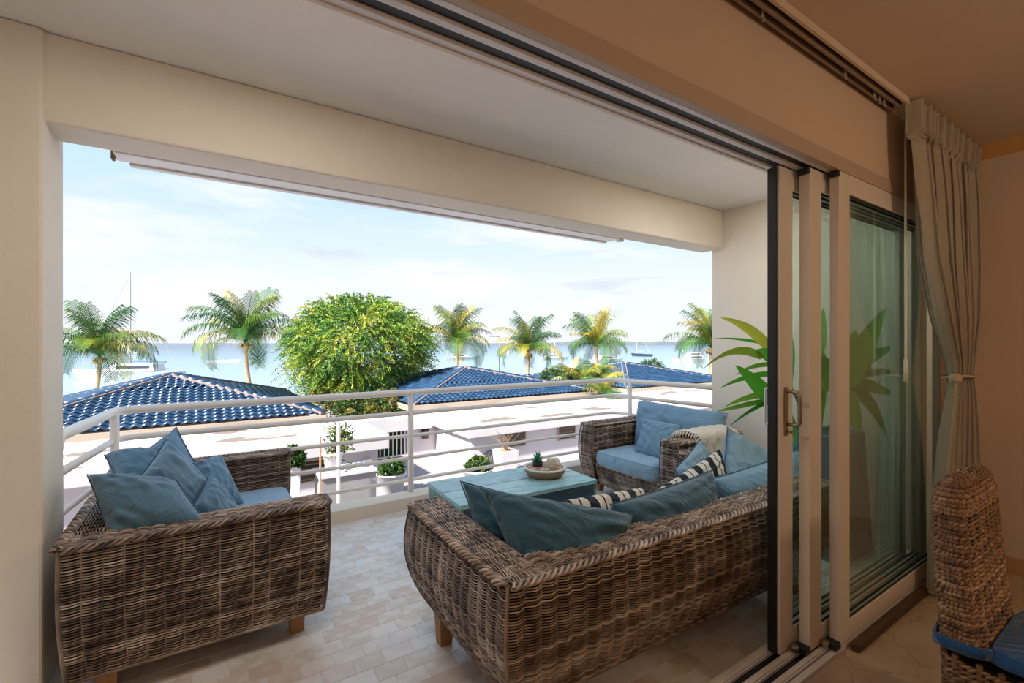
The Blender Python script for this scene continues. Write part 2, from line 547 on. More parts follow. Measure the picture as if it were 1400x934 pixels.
cv.add([(WALLX, -4, 2.64), (WALLX, 0.985, 2.64), (WALLX, 0.985, 2.72), (WALLX, -4, 2.72), (WALLX - 0.07, -4, 2.72), (WALLX - 0.07, 0.985, 2.72)],
       [(0, 1, 2, 3), (3, 2, 5, 4), (0, 4, 5, 1), (0, 3, 4), (1, 5, 2)])
c_ = cv.build('trim_cornice', M['cove']); c_['kind'] = 'structure'

# awning cassette under the beam
aw = thing('awning_cassette', 'long pale grey retractable awning cassette fixed outside under the balcony beam', 'awning', (1.4, 3.0, 2.30))
M['awn'] = mat('awning_enamel', (0.86, 0.84, 0.83), 0.4)
M['slot'] = mat('awning_slot', (0.22, 0.12, 0.07), 0.6)
bx('housing', M['awn'], (-0.36, 3.08, 2.925, 3.055, 2.362, 2.48), aw, 0.008)
bx('front_bar', M['awn'], (-0.31, 3.05, 3.058, 3.10, 2.352, 2.42), aw, 0.004)
bx('fabric_slot', M['slot'], (-0.31, 3.05, 3.052, 3.062, 2.366, 2.40), aw)
bx('bracket', M['slot'], (-0.375, -0.36, 2.985, 3.03, 2.35, 2.40), aw, 0.004)
bx('bracket', M['awn'], (3.08, 3.13, 2.925, 2.98, 2.35, 2.40), aw, 0.004)

# mosaic floor of the balcony
M['tile'] = ramp_mat('tumbled_stone_tile', [(0.0, (0.66, 0.54, 0.46)), (0.3, (0.76, 0.69, 0.62)), (0.7, (0.80, 0.77, 0.73)), (1.0, (0.70, 0.61, 0.53))], 'object', 0.26, noise=1.1, nscale=14)
M['tile_i'] = ramp_mat('tumbled_stone_tile_rest', [(0.0, (0.66, 0.54, 0.46)), (0.3, (0.76, 0.69, 0.62)), (0.7, (0.80, 0.77, 0.73)), (1.0, (0.70, 0.61, 0.53))], 'island', 0.26, noise=1.1, nscale=14)
M['grout'] = mat('pale_grout', (0.74, 0.68, 0.62), 0.7)
bf = thing('floor_balcony', None, None, (1.8, 2.5, 0), kind='structure')
bx('grout_bed', M['grout'], (-0.56, WALLX, 1.19, 3.89, -0.01, -0.0015), bf)
tw, td = 0.132, 0.098
tile_mb = MB()
b_ = 0.0012
tile_mb.add([(-tw / 2, -td / 2, -0.004), (tw / 2, -td / 2, -0.004), (tw / 2, td / 2, -0.004), (-tw / 2, td / 2, -0.004),
             (-tw / 2 + b_, -td / 2 + b_, 0), (tw / 2 - b_, -td / 2 + b_, 0), (tw / 2 - b_, td / 2 - b_, 0), (-tw / 2 + b_, td / 2 - b_, 0)],
            [(4, 5, 6, 7), (0, 1, 5, 4), (1, 2, 6, 5), (2, 3, 7, 6), (3, 0, 4, 7)])
tile_me = mesh_np('tile', tile_mb.v, tile_mb.f, M['tile'])
rest = MB()
nt_ = 0
for iy in range(28):
    y = 1.24 + iy * (td + 0.001)
    if y > 3.84: break
    off = 0.5 * (tw + 0.001) * (iy % 2)
    for ix in range(38):
        x = -0.50 + off + ix * (tw + 0.001)
        if x > 4.19: continue
        dz = random.uniform(-0.0004, 0.0004)
        vis = (0.50 + 0.0 * y) < x < 1.30 and 1.9 < y or (0.42 < x < 0.95 and 1.3 < y <= 1.9)
        if vis and nt_ < 300:
            nt_ += 1
            o = bpy.data.objects.new('tile', tile_me)
            COL.objects.link(o); o.parent = bf
            o.location = (x - 1.8, y - 2.5, dz)
        else:
            rest.add([(a + x, b + y, c + dz) for a, b, c in tile_mb.v], tile_mb.f)
rest.build('tile_field', M['tile_i'], bf, kind='stuff')

# ------------------------------------------------------------------ railing
rl = thing('balcony_railing', 'white tubular steel railing with five bars along the balcony edge', 'railing', (1.8, 4.03, 0.105))
RX0, RX1, RY = -0.47, 4.14, 4.035
def bend(pts, rad=0.09, n=7):
    out = [Vector(pts[0])]
    for i in range(1, len(pts) - 1):
        p = Vector(pts[i]); a = (Vector(pts[i - 1]) - p).normalized(); b = (Vector(pts[i + 1]) - p).normalized()
        p0 = p + a * rad; p1 = p + b * rad
        for k in range(n + 1):
            t = k / n
            out.append((1 - t) ** 2 * p0 + 2 * t * (1 - t) * p + t * t * p1)
    out.append(Vector(pts[-1]))
    return out
for z, r in ((1.0, 0.028), (0.815, 0.021), (0.61, 0.016), (0.41, 0.016), (0.21, 0.016)):
    pts = bend([(RX0 - 0.125, 3.0, z), (RX0, RY, z), (RX1, RY, z), (RX1 + 0.125, 2.80, z)], 0.12 if z > 0.9 else 0.14)
    if z > 0.9:
        pts = [Vector((RX0 - 0.11, 3.035, z - 0.9)), Vector((RX0 - 0.11, 3.035, z - 0.07)), Vector((RX0 - 0.109, 3.045, z - 0.03)), Vector((RX0 - 0.106, 3.07, z - 0.006))] + [Vector((RX0 - 0.10, 3.11, z))] + pts[1:]
    MB().tube(pts, r, 12).build('top_rail' if z > 0.9 else 'rail', M['rail'], rl, smooth=True)
for x, y in ((RX0, RY - 0.13), (1.57, RY), (RX1, 3.78)):
    MB().tube([(x, y, 0.10), (x, y, 0.99)], 0.025, 12).build('post', M['rail'], rl, smooth=True)

# ------------------------------------------------------------------ sliding doors
TZ = 2.26
tr = thing('trim_track_upper', None, None, (1.0, 1.08, TZ), kind='structure')
bx('track_channel', M['black'], (-1.5, 4.05, 1.0, 1.188, 2.295, 2.312), tr)
bx('track_edge', M['alu'], (-1.5, 4.05, 1.178, 1.192, TZ, 2.312), tr)
for a, b in ((1.112, 1.147), (1.044, 1.078), (1.012, 1.018)):
    bx('channel_shade_fill', M['black'], (-1.5, 4.05, a, b, 2.272, 2.30), tr)  # black filler stands in for the shade inside the channels
for a, b in ((1.152, 1.178), (1.082, 1.107), (1.018, 1.040)):
    bx('track_fin', M['alu_in'], (-1.5, 4.05, a, b, TZ + 0.004, 2.30), tr, 0.002)
    bx('track_lip', M['alu'], (-1.5, 4.05, a - 0.004, a, TZ + 0.008, 2.30), tr)
M['header'] = mat('header_enamel', (0.50, 0.385, 0.285), 0.5)
bx('track_face', M['header'], (-1.5, 4.05, 0.981, 1.012, TZ, 2.325), tr, 0.002)
bl = thing('trim_track_lower', None, None, (1.0, 1.08, 0), kind='structure')
bx('track_channel', M['black'], (-1.5, 4.05, 0.99, 1.19, -0.012, 0.0), bl)
for a, b in ((1.152, 1.190), (1.082, 1.107), (1.018, 1.040), (0.985, 1.006)):
    bx('track_fin', M['alu'], (-1.5, 4.05, a, b, -0.01, 0.022 if a > 1.0 else 0.012), bl, 0.002)
    bx('track_lip', M['alu_in'], (-1.5, 4.05, a - 0.005, a - 0.001, -0.01, 0.014), bl)

def glass_mat():
    m = bpy.data.materials.new('green_tinted_glass')
    m.use_nodes = True
    nt = m.node_tree; nt.nodes.clear()
    o = nt.nodes.new('ShaderNodeOutputMaterial')
    t = nt.nodes.new('ShaderNodeBsdfTransparent'); t.inputs[0].default_value = (0.955, 0.995, 0.978, 1)
    g = nt.nodes.new('ShaderNodeBsdfGlossy'); g.inputs['Roughness'].default_value = 0.0; g.inputs['Color'].default_value = (0.9, 1.0, 0.95, 1)
    f = nt.nodes.new('ShaderNodeFresnel'); f.inputs[0].default_value = 1.5
    mu = nt.nodes.new('ShaderNodeMath'); mu.operation = 'MULTIPLY'; mu.inputs[1].default_value = 0.5; mu.use_clamp = True
    nt.links.new(f.outputs[0], mu.inputs[0])
    mx = nt.nodes.new('ShaderNodeMixShader')
    nt.links.new(mu.outputs[0], mx.inputs[0]); nt.links.new(t.outputs[0], mx.inputs[1]); nt.links.new(g.outputs[0], mx.inputs[2])
    nt.links.new(mx.outputs[0], o.inputs[0])
    return m
M['glass'] = glass_mat()

def panel(n, x0, x1, y0, y1, seal):
    d = thing('door_%d' % n, None, None, (x0, (y0 + y1) / 2, 0.02), kind='structure')
    z0, z1 = 0.022, TZ
    sw = 0.115
    bx('stile', M['alu'], (x0, x0 + sw, y0, y1, z0, z1), d, 0.003)
    bx('stile', M['alu'], (x1 - sw, x1, y0, y1, z0, z1), d, 0.003)
    bx('rail', M['alu'], (x0 + sw, x1 - sw, y0, y1, z0, z0 + 0.09), d, 0.003)
    bx('rail', M['alu'], (x0 + sw, x1 - sw, y0, y1, z1 - 0.095, z1), d, 0.003)
    ym = (y0 + y1) / 2
    bx('glass', M['glass'], (x0 + sw - 0.005, x1 - sw + 0.005, ym - 0.0005, ym + 0.0005, z0 + 0.085, z1 - 0.09), d)
    for q in (y0 + 0.008, y1 - 0.012):
        MB().box(x0 + sw, x1 - sw, q, q + 0.004, z0 + 0.09, z0 + 0.10).box(x0 + sw, x1 - sw, q, q + 0.004, z1 - 0.105, z1 - 0.095).build('gasket', M['black'], d)
    if seal:
        bx('edge_seal', M['black'], (x0 - 0.012, x0, y0 + 0.012, y1 + 0.004, z0, z1 - 0.004), d, 0.002)
    return d
d1 = panel(1, 2.20, 3.76, 1.108, 1.156, True)
d2 = panel(2, 2.335, 3.90, 1.043, 1.09, False)
d3 = panel(3, 2.49, 4.045, 0.985, 1.026, False)
# stops at the foot and the head of the stiles
for d, x, y in ((d2, 2.325, 1.066), (d3, 2.48, 1.005)):
    bx('stop_block', M['black'], (x - 0.010, x + 0.012, y - 0.024, y + 0.024, TZ - 0.030, TZ - 0.004), d, 0.003)
    bx('foot_guide', M['black'], (x - 0.035, x + 0.01, y - 0.028, y + 0.03, 0.02, 0.05), d, 0.004)
    MB().lathe([(0.008, 0), (0.02, 0.002), (0.022, 0.02), (0.012, 0.03)], (x - 0.045, y + 0.018, 0.025), 6).build('bumper', M['bronze'], d)
# handles of the outer panel
hx, hy = 2.245, 1.108
hb = MB()
hb.box(hx - 0.012, hx + 0.018, hy - 0.008, hy, 1.02, 1.245)
h1 = hb.build('handle_plate', M['bronze'], d1, bevel=0.003)
MB().tube(bend([(hx, hy - 0.005, 1.225), (hx, hy - 0.062, 1.225), (hx + 0.004, hy - 0.062, 1.075), (hx, hy - 0.005, 1.075)], 0.02, 5), 0.0085, 10).build('handle', M['bronze'], h1, smooth=True)
MB().lathe([(0.004, 0), (0.011, 0.0), (0.011, 0.01), (0.005, 0.012)], (hx + 0.004, hy - 0.02, 1.035), 10).build('keyhole', M['bronze'], h1)
h2 = MB().box(hx - 0.04, hx - 0.02, 1.156, 1.162, 1.05, 1.25).build('handle_plate', M['silver'], d1, bevel=0.002)
MB().tube(bend([(hx - 0.03, 1.158, 1.235), (hx - 0.032, 1.182, 1.235), (hx - 0.032, 1.182, 1.065), (hx - 0.03, 1.158, 1.065)], 0.01, 4), 0.006, 8).build('handle', M['silver'], h2, smooth=True)

# dark wooden stick lying along the track
bx('security_bar', M['dark_wood'], (2.55, 3.50, 0.925, 0.962, 0.0, 0.035), None, 0.003)
tag(bpy.data.objects['security_bar'], 'dark wooden bar lying on the room floor along the door track', 'wooden bar')

# ------------------------------------------------------------------ curtain, rail
cr = thing('curtain_rail', 'double channel curtain rail on the room ceiling with loose gliders', 'curtain rail', (1.5, 0.94, 2.70))
M['rail_brown'] = mat('rail_brown', (0.30, 0.21, 0.14), 0.45)
M['rail_black'] = mat('rail_shadow_gap', (0.02, 0.015, 0.012), 0.5)
bx('rail_shade_strip', M['rail_black'], (-1.5, 3.06, 0.895, 0.980, 2.706, 2.72), cr)  # near-black strip painted as the shade between rail and wall
bx('channel', M['room_ceil'], (-1.5, 3.06, 0.888, 0.903, 2.688, 2.72), cr, 0.002)
bx('channel', M['rail_brown'], (-1.5, 3.06, 0.922, 0.932, 2.680, 2.712), cr, 0.001)
bx('channel', M['rail_brown'], (-1.5, 3.06, 0.955, 0.965, 2.680, 2.712), cr, 0.001)
for x in (1.75, 2.45, 2.78, 2.84, 2.90):
    MB().tube([(x, 0.945, 2.70), (x, 0.945, 2.675)], 0.006, 8).tube([(x, 0.945, 2.675), (x + 0.004, 0.94, 2.66), (x, 0.945, 2.652)], 0.0025, 6).build('glider', M['silver'], cr)

def linen():
    m = mat('beige_linen', (0.50, 0.43, 0.34), 0.85, var=0.06, scale=30, bump=0.15, bscale=400, spec=0.2)
    nt = m.node_tree; p = nt.nodes['Principled BSDF']
    t = nt.nodes.new('ShaderNodeBsdfTranslucent'); t.inputs[0].default_value = (0.50, 0.42, 0.32, 1)
    mx = nt.nodes.new('ShaderNodeMixShader'); mx.inputs[0].default_value = 0.18
    nt.links.new(p.outputs[0], mx.inputs[1]); nt.links.new(t.outputs[0], mx.inputs[2])
    nt.links.new(mx.outputs[0], nt.nodes['Material Output'].inputs[0])
    return m
M['linen'] = linen()
M['cord'] = mat('jute_cord', (0.55, 0.42, 0.28), 0.8, bump=0.3, bscale=300)
ct = thing('curtain', 'beige linen curtain tied back with a cord beside the sliding doors', 'curtain', (3.7, 0.87, 0.03))
def curtain():
    keys = [(0.03, 3.42, 4.08, 0.050, 0.88), (0.45, 3.45, 4.05, 0.048, 0.88), (0.9, 3.53, 4.00, 0.042, 0.87), (1.15, 3.60, 3.94, 0.034, 0.86), (1.25, 3.62, 3.92, 0.028, 0.86),
            (1.34, 3.58, 3.95, 0.034, 0.86), (1.6, 3.34, 4.03, 0.045, 0.86), (1.9, 3.16, 4.07, 0.046, 0.865), (2.3, 3.08, 4.09, 0.042, 0.87), (2.52, 3.05, 4.10, 0.034, 0.875), (2.55, 3.05, 4.12, 0.030, 0.875), (2.70, 3.05, 4.20, 0.030, 0.875)]
    zs = np.array([k[0] for k in keys])
    nz, nu = 90, 330
    Z = np.linspace(0.03, 2.70, nz)
    xa = np.interp(Z, zs, [k[1] for k in keys]); xb = np.interp(Z, zs, [k[2] for k in keys]); A = np.interp(Z, zs, [k[3] for k in keys]); Y = np.interp(Z, zs, [k[4] for k in keys])
    U = np.linspace(0, 1, nu)
    V = np.zeros((nz, nu, 3))
    n = 13
    rng = np.random.default_rng(3)
    wob = np.cumsum(rng.normal(0, 1, 14)); wob = (wob - wob.mean()) * 0.012
    for i, z in enumerate(Z):
        uu = U + np.interp(U, np.linspace(0, 1, 14), wob) * (1 if z < 2.5 else 0.3)
        ph = 2 * PI * n * uu + 0.5 * math.sin(z * 1.7)
        head = z > 2.53
        if head: ph = 2 * PI * n * 2 * U + 1
        s = np.sin(ph)
        yy = Y[i] + A[i] * np.sign(s) * np.abs(s) ** 0.75 + 0.35 * A[i] * np.sin(ph * 0.37 + z)
        xx = xa[i] + (xb[i] - xa[i]) * (U + (0.0 if head else 0.012 * np.sin(2 * ph)))
        zz = np.full(nu, z)
        if i == 0: zz = zz + 0.015 * np.sin(ph * 0.5)
        V[i] = np.stack([xx, np.minimum(yy, 0.965), zz], 1)
    idx = np.arange(nz * nu).reshape(nz, nu)
    q = np.stack([idx[:-1, :-1], idx[:-1, 1:], idx[1:, 1:], idx[1:, :-1]], -1).reshape(-1, 4)
    return V.reshape(-1, 3), q
v_, q_ = curtain()
link('fabric', mesh_np('fabric', v_, q_, M['linen'], True), ct)
tb = MB()
tb.tube([(3.77 + 0.185 * math.cos(a), 0.86 + 0.062 * math.sin(a), 1.25 + 0.006 * math.sin(2 * a)) for a in np.linspace(0, 2 * PI, 26)], 0.008, 8, False)
t_o = tb.build('tieback', M['cord'], ct, smooth=True)
MB().lathe([(0.006, -0.03), (0.024, -0.02), (0.03, 0), (0.022, 0.022), (0.006, 0.03)], (3.575, 0.83, 1.245), 9).build('knot', M['cord'], t_o, smooth=True)
MB().tube([(3.57, 0.83, 1.23), (3.55, 0.825, 1.19), (3.51, 0.825, 1.15)], [0.007, 0.006, 0.003], 6).build('cord_end', M['cord'], t_o, smooth=True)
wd = MB().tube([(3.16, 0.935, 2.60), (3.165, 0.935, 1.40), (3.165, 0.935, 1.25)], 0.006, 8)
wo = thing('curtain_wand', 'thin white pull wand hanging in front of the fixed glass pane', 'curtain wand', (3.165, 0.935, 1.25))
wd.build('rod', M['rail'], wo, smooth=True)
MB().tube([(3.165, 0.935, 1.36), (3.165, 0.935, 1.24)], 0.010, 8).build('grip', M['rail'], wo, smooth=True)

# ------------------------------------------------------------------ rattan seats
def profile(z, z0, H, bulge, taper):
    t = np.clip((np.asarray(z, float) - z0) / (H - z0), 0, 1)
    return bulge * np.sin(PI * np.clip(t, 0, 1) ** 0.85) - taper * (1 - t) ** 2.2

def rattan_seat(name, label, loc, rz, W, Dp, H=0.65, z0=0.13, bulge=0.035, taper=0.09, pitch=0.0105, stake=0.062, r=0.0042,
                faces=('armL_out', 'armL_front', 'armL_top', 'armL_in', 'armR_out', 'armR_front', 'armR_top', 'armR_in', 'back_out', 'back_top', 'back_in', 'front'), seat_z=0.30, legs=True, cat='sofa', ta=0.15, tb=0.15, sag=0.0035, over=0.72):
    t = thing(name, label, cat, loc, rz)
    o = lambda z: profile(z, z0, H, bulge, taper)
    zs = np.linspace(z0, H - 0.012, 9)
    g = 0.014
    def arm_core(side):
        rings = []
        for z in zs:
            oz = float(o(z)) - g
            xo, xi = -oz, ta - g
            if side: xo, xi = W + oz, W - ta + g
            a, b = (xo, xi) if xo < xi else (xi, xo)
            rings.append([(a, -oz, z), (b, -oz, z), (b, Dp + oz, z), (a, Dp + oz, z)])
        return MB().loft(rings).build('armrest', M['wicker_dark'], t, False)
    aL, aR = arm_core(0), arm_core(1)
    rings = []
    for z in zs:
        oz = float(o(z)) - g
        rings.append([(ta - g, -oz, z), (W - ta + g, -oz, z), (W - ta + g, tb - g, z), (ta - g, tb - g, z)])
    bk = MB().loft(rings).build('backrest', M['wicker_dark'], t, False)
    rings = []
    for z in np.linspace(z0, seat_z, 5):
        oz = float(o(z)) - g
        rings.append([(ta - g, tb - g, z), (W - ta + g, tb - g, z), (W - ta + g, Dp - 0.03 + oz, z), (ta - g, Dp - 0.03 + oz, z)])
    sb = MB().loft(rings).build('seat_base', M['wicker_dark'], t, False)
    ZZ = lambda v: z0 + v * (H - z0)
    st = lambda x, y, z: np.stack(np.broadcast_arrays(x, y, z), -1)
    lz = H - z0
    kw = dict(pitch=pitch, stake=stake, r=r, sag=sag, over=over)
    wl, wr, wb, wf = Weave(), Weave(), Weave(), Weave()
    for w, sgn, key in ((wl, 0, 'armL'), (wr, 1, 'armR')):
        X = (lambda x: x) if sgn == 0 else (lambda x: W - x)
        fl = 1 if sgn == 0 else -1
        if key + '_out' in faces:
            w.patch(lambda u, v: st(X(-o(ZZ(v))), (Dp + o(ZZ(v))) * (1 - u) + (-o(ZZ(v))) * u, ZZ(v)), Dp, lz, flip=fl, **kw)
        if key + '_front' in faces:
            w.patch(lambda u, v: st(X(-o(ZZ(v)) + (ta + o(ZZ(v))) * u), Dp + o(ZZ(v)), ZZ(v)), ta, lz, flip=-fl, **kw)
            w.line([(X(-float(o(z))), Dp + float(o(z)), z) for z in np.linspace(z0, H, 14)], 0.007)
            w.line([(X(ta), Dp + float(o(z)), z) for z in np.linspace(z0, H, 14)], 0.006)
        if key + '_top' in faces:
            w.patch(lambda u, v: st(X(0.0 + ta * v), Dp * (1 - u) + 0 * v, H + 0.006 * np.sin(PI * v)), Dp, ta, flip=fl, pitch=pitch * 1.05, stake=0.055, r=r, sag=0.0, amp=0.009)
        if key + '_in' in faces:
            w.patch(lambda u, v: st(X(ta + 0 * u), Dp * (1 - u) + tb * u, seat_z + v * (H - seat_z)), Dp - tb, H - seat_z, flip=-fl, **kw)
        if key + '_out' in faces or key + '_top' in faces:
            w.braid([(X(ta), Dp + 0.004, H), (X(0.0), Dp + 0.004, H), (X(-0.004), Dp - 0.03, H), (X(-0.004), 0.0, H)])
            w.braid([(X(ta), Dp, H), (X(ta), tb, H)], r=0.004, hr=0.007)
            w.line([(X(-float(o(z))), -float(o(z)), z) for z in np.linspace(z0, H, 14)], 0.008)
            w.line([(X(-float(o(z0))), Dp + float(o(z0)), z0), (X(-float(o(z0))), -float(o(z0)), z0)], 0.009)
    if 'back_out' in faces:
        wb.patch(lambda u, v: st(-o(ZZ(v)) + (W + 2 * o(ZZ(v))) * u, -o(ZZ(v)), ZZ(v)), W, lz, flip=1, **kw)
        wb.line([(-float(o(z0)), -float(o(z0)), z0), (W + float(o(z0)), -float(o(z0)), z0)], 0.009)
    if 'back_top' in faces:
        wb.patch(lambda u, v: st(ta * 0.3 + (W - ta * 0.6) * u, tb * v + 0 * u, H + 0.006 * np.sin(PI * v)), W, tb, flip=1, pitch=pitch * 1.05, stake=0.055, r=r, sag=0.0, amp=0.009)
        wb.braid([(0.0, -0.004, H), (W, -0.004, H)])
        wb.braid([(ta, tb, H), (W - ta, tb, H)], r=0.004, hr=0.007)
    if 'back_in' in faces:
        wb.patch(lambda u, v: st(ta + (W - 2 * ta) * u, tb + 0 * u, seat_z + v * (H - seat_z)), W - 2 * ta, H - seat_z, flip=-1, **kw)
    if 'front' in faces:
        wf.patch(lambda u, v: st(ta + (W - 2 * ta) * u, Dp - 0.03 + o(z0 + v * (seat_z - z0)), z0 + v * (seat_z - z0)), W - 2 * ta, seat_z - z0, flip=-1, **kw)
        wf.braid([(ta, Dp - 0.025, seat_z), (W - ta, Dp - 0.025, seat_z)], r=0.004, hr=0.007)
    for w, par in ((wl, aL), (wr, aR), (wb, bk), (wf, sb)):
        if w.V: w.build('woven_rattan', M['wicker'], par)
    for x in (0.12, W - 0.12):
        for y in (0.13, Dp - 0.13):
            MB().loft([[(x - a, y - a, z), (x + a, y - a, z), (x + a, y + a, z), (x - a, y + a, z)] for a, z in ((0.030, 0.0), (0.038, z0 + 0.02))]).build('leg', M['leg'], t, False, bevel=0.003)
    return t

sofa_r = rattan_seat('wicker_sofa', 'large barrel sided brown rattan sofa with its back to the sliding doors', (0.835, 1.285, 0), math.radians(-1.5), 2.15, 0.92, pitch=0.0092, r=0.0032, stake=0.068, sag=0.0045, over=0.9, taper=0.10, bulge=0.04,
                     faces=('armL_out', 'armL_front', 'armL_top', 'armL_in', 'armR_out', 'armR_front', 'armR_top', 'armR_in', 'back_out', 'back_top', 'back_in', 'front'))
sofa_l = rattan_seat('wicker_sofa', 'brown rattan sofa beside the left pier holding a heap of blue pillows', (-0.46, 3.86, 0), -PI / 2, 1.41, 0.985, pitch=0.0108, r=0.0034, taper=0.020, bulge=0.005, z0=0.12, sag=0.0012, over=0.35, stake=0.066,
                     faces=('armL_front', 'armL_top', 'armL_in', 'armR_out', 'armR_front', 'armR_top', 'armR_in', 'back_top', 'back_in', 'back_out', 'front'))
chair_a = rattan_seat('wicker_armchair', 'wide brown rattan armchair by the right end of the railing', (4.02, 2.36, 0), PI / 2, 1.14, 0.88, z0=0.07, pitch=0.012, r=0.0042, taper=0.06, bulge=0.03, stake=0.066, cat='armchair', ta=0.17,
                      faces=('armL_out', 'armL_front', 'armL_top', 'armR_front', 'armR_top', 'armR_in', 'back_top', 'back_in', 'front'), seat_z=0.28)

# ------------------------------------------------------------------ cushions
def pillow(name, label, corners, T, m, cat='pillow', seed=0, pinch=0.06, group=None, n=26, stripes=False, puff=0.42, wr=1.0):
    """corners: top-left, top-right, bottom-right, bottom-left of the flat cover."""
    c = [np.asarray(p, float) for p in corners]
    ctr = sum(c) / 4
    rng = np.random.default_rng(seed)
    s = np.linspace(-1, 1, n)
    B, A = np.meshgrid(s, s, indexing='ij')
    def pos(a, b):
        aa = a * (1 - pinch * (1 - b * b) * 1.0); bb = b * (1 - pinch * (1 - a * a) * 1.0)
        w0 = (1 - aa) * (1 + bb) / 4; w1 = (1 + aa) * (1 + bb) / 4; w2 = (1 + aa) * (1 - bb) / 4; w3 = (1 - aa) * (1 - bb) / 4
        return w0[..., None] * c[0] + w1[..., None] * c[1] + w2[..., None] * c[2] + w3[..., None] * c[3]
    P = pos(A, B)
    nrm = np.cross(c[1] - c[3], c[0] - c[2]); nrm /= np.linalg.norm(nrm)
    prof = ((1 - np.abs(A) ** 2.4) * (1 - np.abs(B) ** 2.4)).clip(0) ** puff
    wrk = np.zeros_like(A)
    for _ in range(12):
        k = rng.uniform(3, 11); th = rng.uniform(0, PI); ph = rng.uniform(0, 6.3)
        cx, cy = rng.choice([-1, 1]) * rng.uniform(0.4, 1), rng.choice([-1, 1]) * rng.uniform(0.4, 1)
        wgt = np.exp(-((A - cx) ** 2 + (B - cy) ** 2) / 0.35)
        wrk += wgt * np.sin(k * (math.cos(th) * A + math.sin(th) * B) * 2 + ph)
    edge = (1 - np.maximum(np.abs(A), np.abs(B)) ** 6)
    T = T * 1.4
    h = T / 2 * prof + 0.0075 * wr * wrk * edge
    top = P + nrm * h[..., None]
    bot = P - nrm * (T / 2 * prof + 0.003 * wr * np.flip(wrk, 0) * edge)[..., None]
    idx = np.arange(n * n).reshape(n, n)
    q = np.stack([idx[:-1, :-1], idx[:-1, 1:], idx[1:, 1:], idx[1:, :-1]], -1).reshape(-1, 4)
    border = np.zeros((n, n), bool); border[0] = border[-1] = True; border[:, 0] = border[:, -1] = True
    rem = np.where(border.ravel(), idx.ravel(), idx.ravel() + n * n)
    q2 = rem[q][:, ::-1]
    V = np.concatenate([top.reshape(-1, 3), bot.reshape(-1, 3)]) - ctr
    me = mesh_np(name, V, np.concatenate([q, q2]), m, True)
    if stripes:
        at_ = me.attributes.new('across', 'FLOAT', 'POINT')
        at_.data.foreach_set('value', np.concatenate([A.ravel(), A.ravel()]).astype(np.float32))
        at2 = me.attributes.new('along', 'FLOAT', 'POINT')
        at2.data.foreach_set('value', np.concatenate([B.ravel(), B.ravel()]).astype(np.float32))
    o = bpy.data.objects.new(name, me)
    o.location = ctr
    COL.objects.link(o)
    WM[o.name] = Matrix.Translation(Vector(ctr))
    sd = o.modifiers.new('smooth', 'SUBSURF'); sd.levels = 1; sd.render_levels = 1
    tag(o, label, cat, group)
    if not stripes:
        ring = [P[0, i] for i in range(n)] + [P[i, -1] for i in range(1, n)] + [P[-1, i] for i in range(n - 2, -1, -1)] + [P[i, 0] for i in range(n - 2, 0, -1)]
        ring = [p - ctr for p in ring]
        MB().tube(ring + [ring[0]], 0.0035, 6, False).build('piping', M['piping'], o, world=False, smooth=True)
    return o

def knit_stripes():
    m, nt, p = mat_base('black_white_knit')
    p.inputs['Roughness'].default_value = 0.95
    a = nt.nodes.new('ShaderNodeAttribute'); a.attribute_name = 'across'
    ma = nt.nodes.new('ShaderNodeMath'); ma.operation = 'MULTIPLY_ADD'; ma.inputs[1].default_value = 2.5; ma.inputs[2].default_value = 10.0
    nt.links.new(a.outputs['Fac'], ma.inputs[0])
    fr = nt.nodes.new('ShaderNodeMath'); fr.operation = 'FRACT'
    nt.links.new(ma.outputs[0], fr.inputs[0])
    r = nt.nodes.new('ShaderNodeValToRGB'); r.color_ramp.interpolation = 'CONSTANT'
    e = r.color_ramp.elements
    cr_ = (0.70, 0.66, 0.58, 1); bk = (0.012, 0.02, 0.035, 1)
    e[0].position = 0.0; e[0].color = bk
    e[1].position = 0.40; e[1].color = cr_
    for pos, c in ((0.66, bk), (0.72, cr_)):
        k = e.new(pos); k.color = c
    nt.links.new(fr.outputs[0], r.inputs[0])
    nt.links.new(r.outputs[0], p.inputs['Base Color'])
    tc = nt.nodes.new('ShaderNodeTexCoord')
    v = nt.nodes.new('ShaderNodeTexVoronoi'); v.inputs['Scale'].default_value = 160
    nt.links.new(tc.outputs['Object'], v.inputs['Vector'])
    b = nt.nodes.new('ShaderNodeBump'); b.inputs['Strength'].default_value = 0.8; b.inputs['Distance'].default_value = 0.006
    nt.links.new(v.outputs['Distance'], b.inputs['Height']); nt.links.new(b.outputs[0], p.inputs['Normal'])
    return m
M['stripe'] = knit_stripes()

